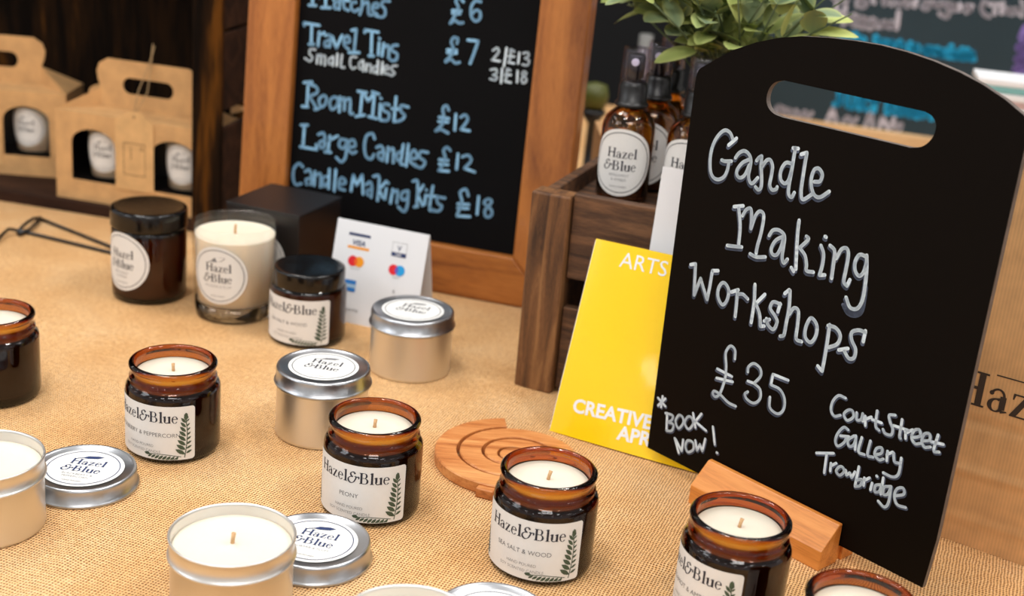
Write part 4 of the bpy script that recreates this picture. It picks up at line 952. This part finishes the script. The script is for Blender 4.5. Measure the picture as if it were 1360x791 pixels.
# ================================================================== BLACK WIRE TOOL ON THE LEFT
def tz(x, y, z=.002): return atz(x/4.394, 230+y/4.394, z)
wt = thing('wick_trimmer', 'thin black metal wick trimmer lying on burlap left of the tall dark jar', 'tool', (-.43, 1.22, 0))
obj('arm', MB().tube([tz(690, 470), tz(640, 460), (tz(400, 402)), tz(160, 345), tz(110, 335, .004), tz(50, 325, .006), tz(20, 350, .005), tz(-20, 395, .003), tz(-60, 450)], .0017, 8), 'metal_black', wt, world=True)
obj('arm', MB().tube([tz(690, 448), tz(640, 425), tz(440, 345), tz(235, 265), tz(200, 262, .006), tz(160, 285, .007), tz(130, 310, .006), tz(105, 345, .004)], .0017, 8), 'metal_black', wt, world=True)
obj('blade', MB().tube([tz(232, 262, .003), tz(205, 295, .004), tz(170, 330, .004), tz(108, 352, .003)], [.0024, .0016, .0016, .0030], 8), 'metal_black', wt, world=True)

# ================================================================== DARK SHELF UNIT WITH GIFT BOXES
ps = Plane(atz(145, 290), -12, 0)
sh = thing('dark_display_shelf', 'dark stained wooden display unit with kraft gift boxes, behind the tall dark jar', 'shelf', ps.o, math.radians(-12))
up0, up1 = ps.uv(254, 240)[0], ps.uv(292, 240)[0]
obj('base_plank', MB().box((-.34, 0, 0), (up1, .19, .0118)), 'dark_wood_h', sh, bevel=.001)
obj('back_panel', MB().box((-.36, .195, 0), (.21, .207, .46)), 'dark_wood', sh, bevel=.001)
obj('upright', MB().box((up0, 0, 0), (up1, .0065, .46)), 'dark_wood', sh, bevel=.0012)
for z0, z1 in ((.0122, .1085), (.1255, .200), (.204, .290), (.294, .380), (.384, .4595)):
    obj('side_slat', MB().box((up1-.005, .0068, z0), (up1, .1945, z1)), 'dark_wood_h', sh, bevel=.0008)
obj('top_plank', MB().box((-.34, 0, .46), (up1, .207, .472)), 'dark_wood_h', sh)

def arch(u0, u1, v0, v1, n=9):
    r = (u1-u0)/2; h = v1-r*.62
    return [(u0, v0), (u1, v0), (u1, h)]+[((u0+u1)/2+r*math.cos(PI*i/(n+1)), h+r*.62*math.sin(PI*i/(n+1))) for i in range(1, n+1)]+[(u0, h)]
def gift_box(p, az, label, W=.174, D=.062, EV=.0915, poke=False):
    t = thing('kraft_gift_box', label, 'gift box', p, math.radians(az), 'kraft gable gift boxes on the dark shelf')
    mb = MB(); th = .0008
    wins = [arch(.018, .067, .0215, .0754), arch(.107, .156, .0215, .0754)]
    mb.plate([[(0, 0), (W, 0), (W, EV), (0, EV)]]+wins, th, lambda u, v, o: (u, -o, v))
    obj('front_panel', mb, 'kraft', t)
    mb = MB().box((0, D-th, 0), (W, D, EV)); mb.box((0, th, 0), (th, D-th, EV)); mb.box((W-th, th, 0), (W, D-th, EV)); mb.box((th, th, 0), (W-th, D-th, th))
    obj('box_shell', mb, 'kraft', t)
    li = MB().box((th*1.5, D-th*3, th*1.2), (W-th*1.5, D-th*1.5, EV-.001)); li.box((th*1.5, th*1.5, th*1.2), (th*2.5, D-th*3, EV-.001)); li.box((W-th*2.5, th*1.5, th*1.2), (W-th*1.5, D-th*3, EV-.001))
    obj('shade_lining', li, 'black_card', t)  # black sheets added to paint the unlit dark seen through the windows
    hm = D/2; a, b = .034, W-.034; rb = EV+.022
    g = MB(); vs = [(0, 0, EV), (W, 0, EV), (b, hm-.001, EV+.002), (a, hm-.001, EV+.002), (0, D, EV), (W, D, EV), (b, hm+.001, EV+.002), (a, hm+.001, EV+.002), (a+.002, hm, rb), (b-.002, hm, rb)]
    g.add(vs, [(0, 1, 2, 3), (5, 4, 7, 6), (0, 3, 8), (4, 8, 7), (0, 8, 4), (1, 9, 2), (5, 6, 9), (1, 5, 9)], 0)
    obj('gable_roof', g, 'kraft', t, fix=False)
    def rr(x0, y0, x1, y1, r, n=5):
        o = []
        for cx, cy, s in ((x1-r, y0+r, -90), (x1-r, y1-r, 0), (x0+r, y1-r, 90), (x0+r, y0+r, 180)):
            o += [(cx+r*math.cos(math.radians(s+90*i/n)), cy+r*math.sin(math.radians(s+90*i/n))) for i in range(n+1)]
        return o
    outl = [(a, EV), (b, EV), (b, EV+.022)]+[(b+.003, EV+.030), (b+.004, EV+.038), (b+.001, EV+.046), (b-.008, EV+.0515)]+[(a+.008, EV+.0515), (a-.001, EV+.046), (a-.004, EV+.038), (a-.003, EV+.030), (a, EV+.022)]
    hp = MB(); hp.plate([outl, rr(W/2-.028, EV+.018, W/2+.028, EV+.0345, .008)], .0016, lambda u, v, o: (u, hm-.0008-o, v))
    obj('handle', hp, 'kraft', t)
    fp = MB(); fp.plate([[(.006, EV+.001)]+[(.014+.013*math.cos(PI*(1-i/10)), EV+.004+.012*math.sin(PI*i/10)) for i in range(1, 10)]+[(.024, EV+.001)]], .0008, lambda u, v, o: (u, D-.001-o, v))
    obj('side_flap', fp, 'kraft', t)
    if poke:
        fp = MB(); fp.plate([[(W-.004, EV+.0085), (W+.016, EV+.0165), (W-.004, EV+.0205)]], .0008, lambda u, v, o: (u, D-.016-o, v))
        obj('side_flap', fp, 'kraft', t)
    obj('inner_tray', MB().box((th*3, th*3, th*1.3), (W-th*3, D-th*4, .0195)), 'black_card', t)
    return t
def votive(p, ang, label, g='small glass candles in the gift boxes'):
    t = thing('small_glass_candle', label, 'candle', p, 0, g)
    obj('glass', MB().lathe([(0, 0), (.0205, 0), (.0218, .001), (.0250, .058), (.0246, .0595), (.0238, .0590), (.0206, .004), (0, .004)], 48), 'glass', t)
    obj('wax', MB().lathe([(0, .0042), (.0204, .0042), (.0229, .050), (0, .050)], 40), 'cream_wax', t)
    mb = MB(); wrap(mb, round_label(.0205, '', True), .0214, ang, .031, .0004, .058); obj('label', mb, LAB, t, fix=False)
def gtag(pl, u0, u1, v0, v1, label, hp=None):
    t = thing('gift_tag', label, 'tag', pl.w((u0+u1)/2, v0, 0), math.atan2(pl.u.y, pl.u.x), 'kraft gift tags on the gift boxes')
    m = (u0+u1)/2; c = (u1-u0)*.25; mb = MB()
    hol = [(m+.0016*math.cos(2*PI*i/12), v1-.006+.0016*math.sin(2*PI*i/12)) for i in range(12)]
    mb.plate([[(u0, v0), (u1, v0), (u1, v1-c), (m+c*.6, v1), (m-c*.6, v1), (u0, v1-c)], hol], .0008, lambda u, v, o: pl.w(u, v, o), 0)
    k = Ink(); x0, x1, y0, y1 = u0+.009, u1-.009, v0+.016, v1-.032
    for q in ((x0, y0, x1, y0+.0005), (x0, y1-.0005, x1, y1), (x0, y0, x0+.0005, y1), (x1-.0005, y0, x1, y1), (m-.004, y1-.017, m-.0034, y1-.004)): k.rect(*q, 1)
    k.ring(x1-.004, y1-.005, .002, .002, .0005, .0005, 0, 360, 1)
    k.into(mb, lambda x, y: pl.w(x, y, .0003)); obj('card', mb, ['kraft_tag', 'stamp'], t, world=True, fix=False)
    if hp:
        h = pl.w(m, v1-.006, .0012); top = hp
        obj('string', MB().tube([h, h*.5+top*.5+pl.u*-.004, top+pl.n*.004, top+pl.u*.001+Vector((0, 0, .008)), top+pl.u*.003+Vector((0, 0, .022))], .0006, 6), 'string', t, world=True)
        obj('string', MB().tube([h, h*.5+top*.5+pl.u*.006, top+pl.n*.004+pl.u*.003, top+pl.u*.002+Vector((0, 0, .010)), top+pl.u*.005+Vector((0, 0, .020))], .0006, 6), 'string', t, world=True)
g2 = Vector((-.4748, 1.3265, .0118)); gift_box(g2, -13, 'kraft gable gift box with a tag hanging over its front, beside the dark upright', poke=True)
pg2 = Plane(g2, -13, 0); nh2 = -pg2.n
votive(g2+pg2.u*.046+nh2*.030+Vector((0, 0, .0199)), 262, 'small candle behind the left arched window of the tagged gift box')
votive(g2+pg2.u*.133+nh2*.030+Vector((0, 0, .0199)), 262, 'small candle next to the dark upright, inside the tagged gift box')
hd2 = g2+pg2.u*.090+nh2*.0300+Vector((0, 0, .1415))
ptg = Plane(g2+pg2.n*.0014, -13, 0)
gtag(ptg, ptg.uv(154, 250)[0], ptg.uv(204, 250)[0], ptg.uv(175, 253)[1], ptg.uv(181, 149)[1], 'kraft tag on twine hanging from the gift box handle beside dark upright', hd2)
g1 = Vector((-.5445, 1.437, .0118))+Vector((-.135, -.020, 0)); 
E1 = atz(75, 238.5, .0118); g1 = Plane(E1, 2, 0).w(-.173, 0, 0)
g1 = g1+Vector((.009, .007, 0))
gift_box(g1, 2, 'kraft gable gift box cut off by the left photo edge')
pg1 = Plane(g1, 2, 0)
votive(g1+pg1.u*.1325-pg1.n*.0295+Vector((0, 0, .0199)), 262, 'small candle in the arched window of the gift box at left photo edge')
gtag(Plane(g1+pg1.n*.0012, 2, 0), .0665, .1050, .010, .078, 'kraft tag at the left photo edge, hanging on the farther gift box', g1+pg1.u*.085-pg1.n*.0300+Vector((0, 0, .1415)))

# ================================================================== BACKGROUND: teal price board, stacked cards, carton
X1 = atz(1073.6, 158, .045); X2 = atz(1240.9, 182, .045)
azh = math.atan2(X2.y-X1.y, X2.x-X1.x); ph = Plane(Vector((X1.x, X1.y, 0)), math.degrees(azh), 0)
hb = thing('hall_chalkboard', 'dark teal chalkboard with white and cyan writing behind the plant', 'chalkboard', ph.o, azh)
hu0, hu1 = ph.uv(1010, 80)[0], ph.uv(1480, 80)[0]; HH = .52
face = bar(hu0, .045, hu1, HH, 0, -.01, 0, ph)
def sc_(st): return st
write(face, ph, HALL_WHITE, .0062, .0006, 1); write(face, ph, HALL_CYAN, .0085, .0008, 2); write(face, ph, HALL_PURPLE, .009, .0006, 3)
obj('writing_panel', face, ['teal_face', 'chalk_grey', 'cyan', 'purple'], hb, world=True, fix=False)
obj('bottom_rail', bar(hu0-.02, 0, hu1+.02, .045, .010, -.012, 0, ph), 'pale_wood', hb, world=True, bevel=.002)
obj('left_stile', bar(hu0-.02, .0452, hu0, HH, .010, -.012, 0, ph), 'pale_wood', hb, world=True, bevel=.002)
obj('right_stile', bar(hu1, .0452, hu1+.02, HH, .010, -.012, 0, ph), 'pale_wood', hb, world=True, bevel=.002)

Y = 1.42
def aty(px, py_, y): d = ray(px, py_); return CAM+d*(y/d.y)
s0, s1 = aty(1300, 102, Y), aty(1384, 112, Y); s1 = atz(1384, 112, s0.z); azs = math.atan2(s1.y-s0.y, s1.x-s0.x); topz = s0.z
cols = ['white_card', 'teal_card', 'white_card', 'pink_card', 'white_card', 'pink_card', 'white_card', 'teal_card', 'white_card', 'pink_card']
names = ['topmost, with a white face', 'second from top, teal edge', 'third from top, white edge', 'fourth from top, dusty pink edge', 'fifth from top, white edge', 'sixth from top, dusty pink edge', 'seventh from top, white edge', 'eighth from top, teal edge', 'ninth from top, white edge', 'lowest, dusty pink edge']
thk = .0072
for i, (c_, nm) in enumerate(zip(cols, names)):
    z1_ = topz-i*thk; off = .003*math.sin(i*2.3)
    o = obj('greeting_card_pack', MB().box((off, 0, 0), (off+.20, .06, thk-.0004)), c_, bevel=.0008); o.location = (s0.x, s0.y, z1_-thk); o.rotation_euler = (0, 0, azs)
    tag(o, 'card pack in the pile right of the arched chalkboard, '+nm, 'card pack', 'piled card packs by the teal chalkboard')
cz = topz-len(cols)*thk
bx = thing('cardboard_carton', 'cardboard carton under the pile of card packs', 'box', (s0.x, s0.y, 0), azs)
if cz > .01: obj('carton', MB().box((-.004, -.004, 0), (.21, .066, cz-.0005)), 'cardboard', bx, bevel=.001)

cp = aty(772, 235, 1.26); 
kb = thing('small_cardboard_box', 'plain tan cardboard box standing between price board frame and crate', 'box', (cp.x+.012, 1.235, 0), .05)
obj('box_body', MB().box((0, 0, 0), (.07, .06, aty(772, 176, 1.235).z)), 'cardboard', kb, bevel=.001)
ob = aty(790, 126, 1.60)
cs = thing('candlestick', 'blurred olive green candle on a black stand, in the dark gap behind the crate', 'candlestick', (ob.x, ob.y, 0))
obj('stand', MB().lathe([(0, 0), (.03, 0), (.03, .004), (.006, .012), (.005, ob.z-.035), (.016, ob.z-.020), (.012, ob.z-.0165), (0, ob.z-.0165)], 40), 'metal_black', cs)
obj('candle', MB().lathe([(0, ob.z-.016), (.014, ob.z-.014), (.017, ob.z), (.014, ob.z+.012), (0, ob.z+.016)], 40), 'lime', cs)
ow = aty(858, 54, 1.8)
o = obj('pale_grey_bottle', MB().lathe([(0, 0), (.020, 0), (.023, .004), (.012, ow.z-.09), (.009, ow.z-.03), (.009, ow.z+.008), (0, ow.z+.008)], 40), 'pot')
o.location = (ow.x, ow.y, 0); tag(o, 'blurred pale grey bottle behind the spray bottles and leaves', 'bottle')
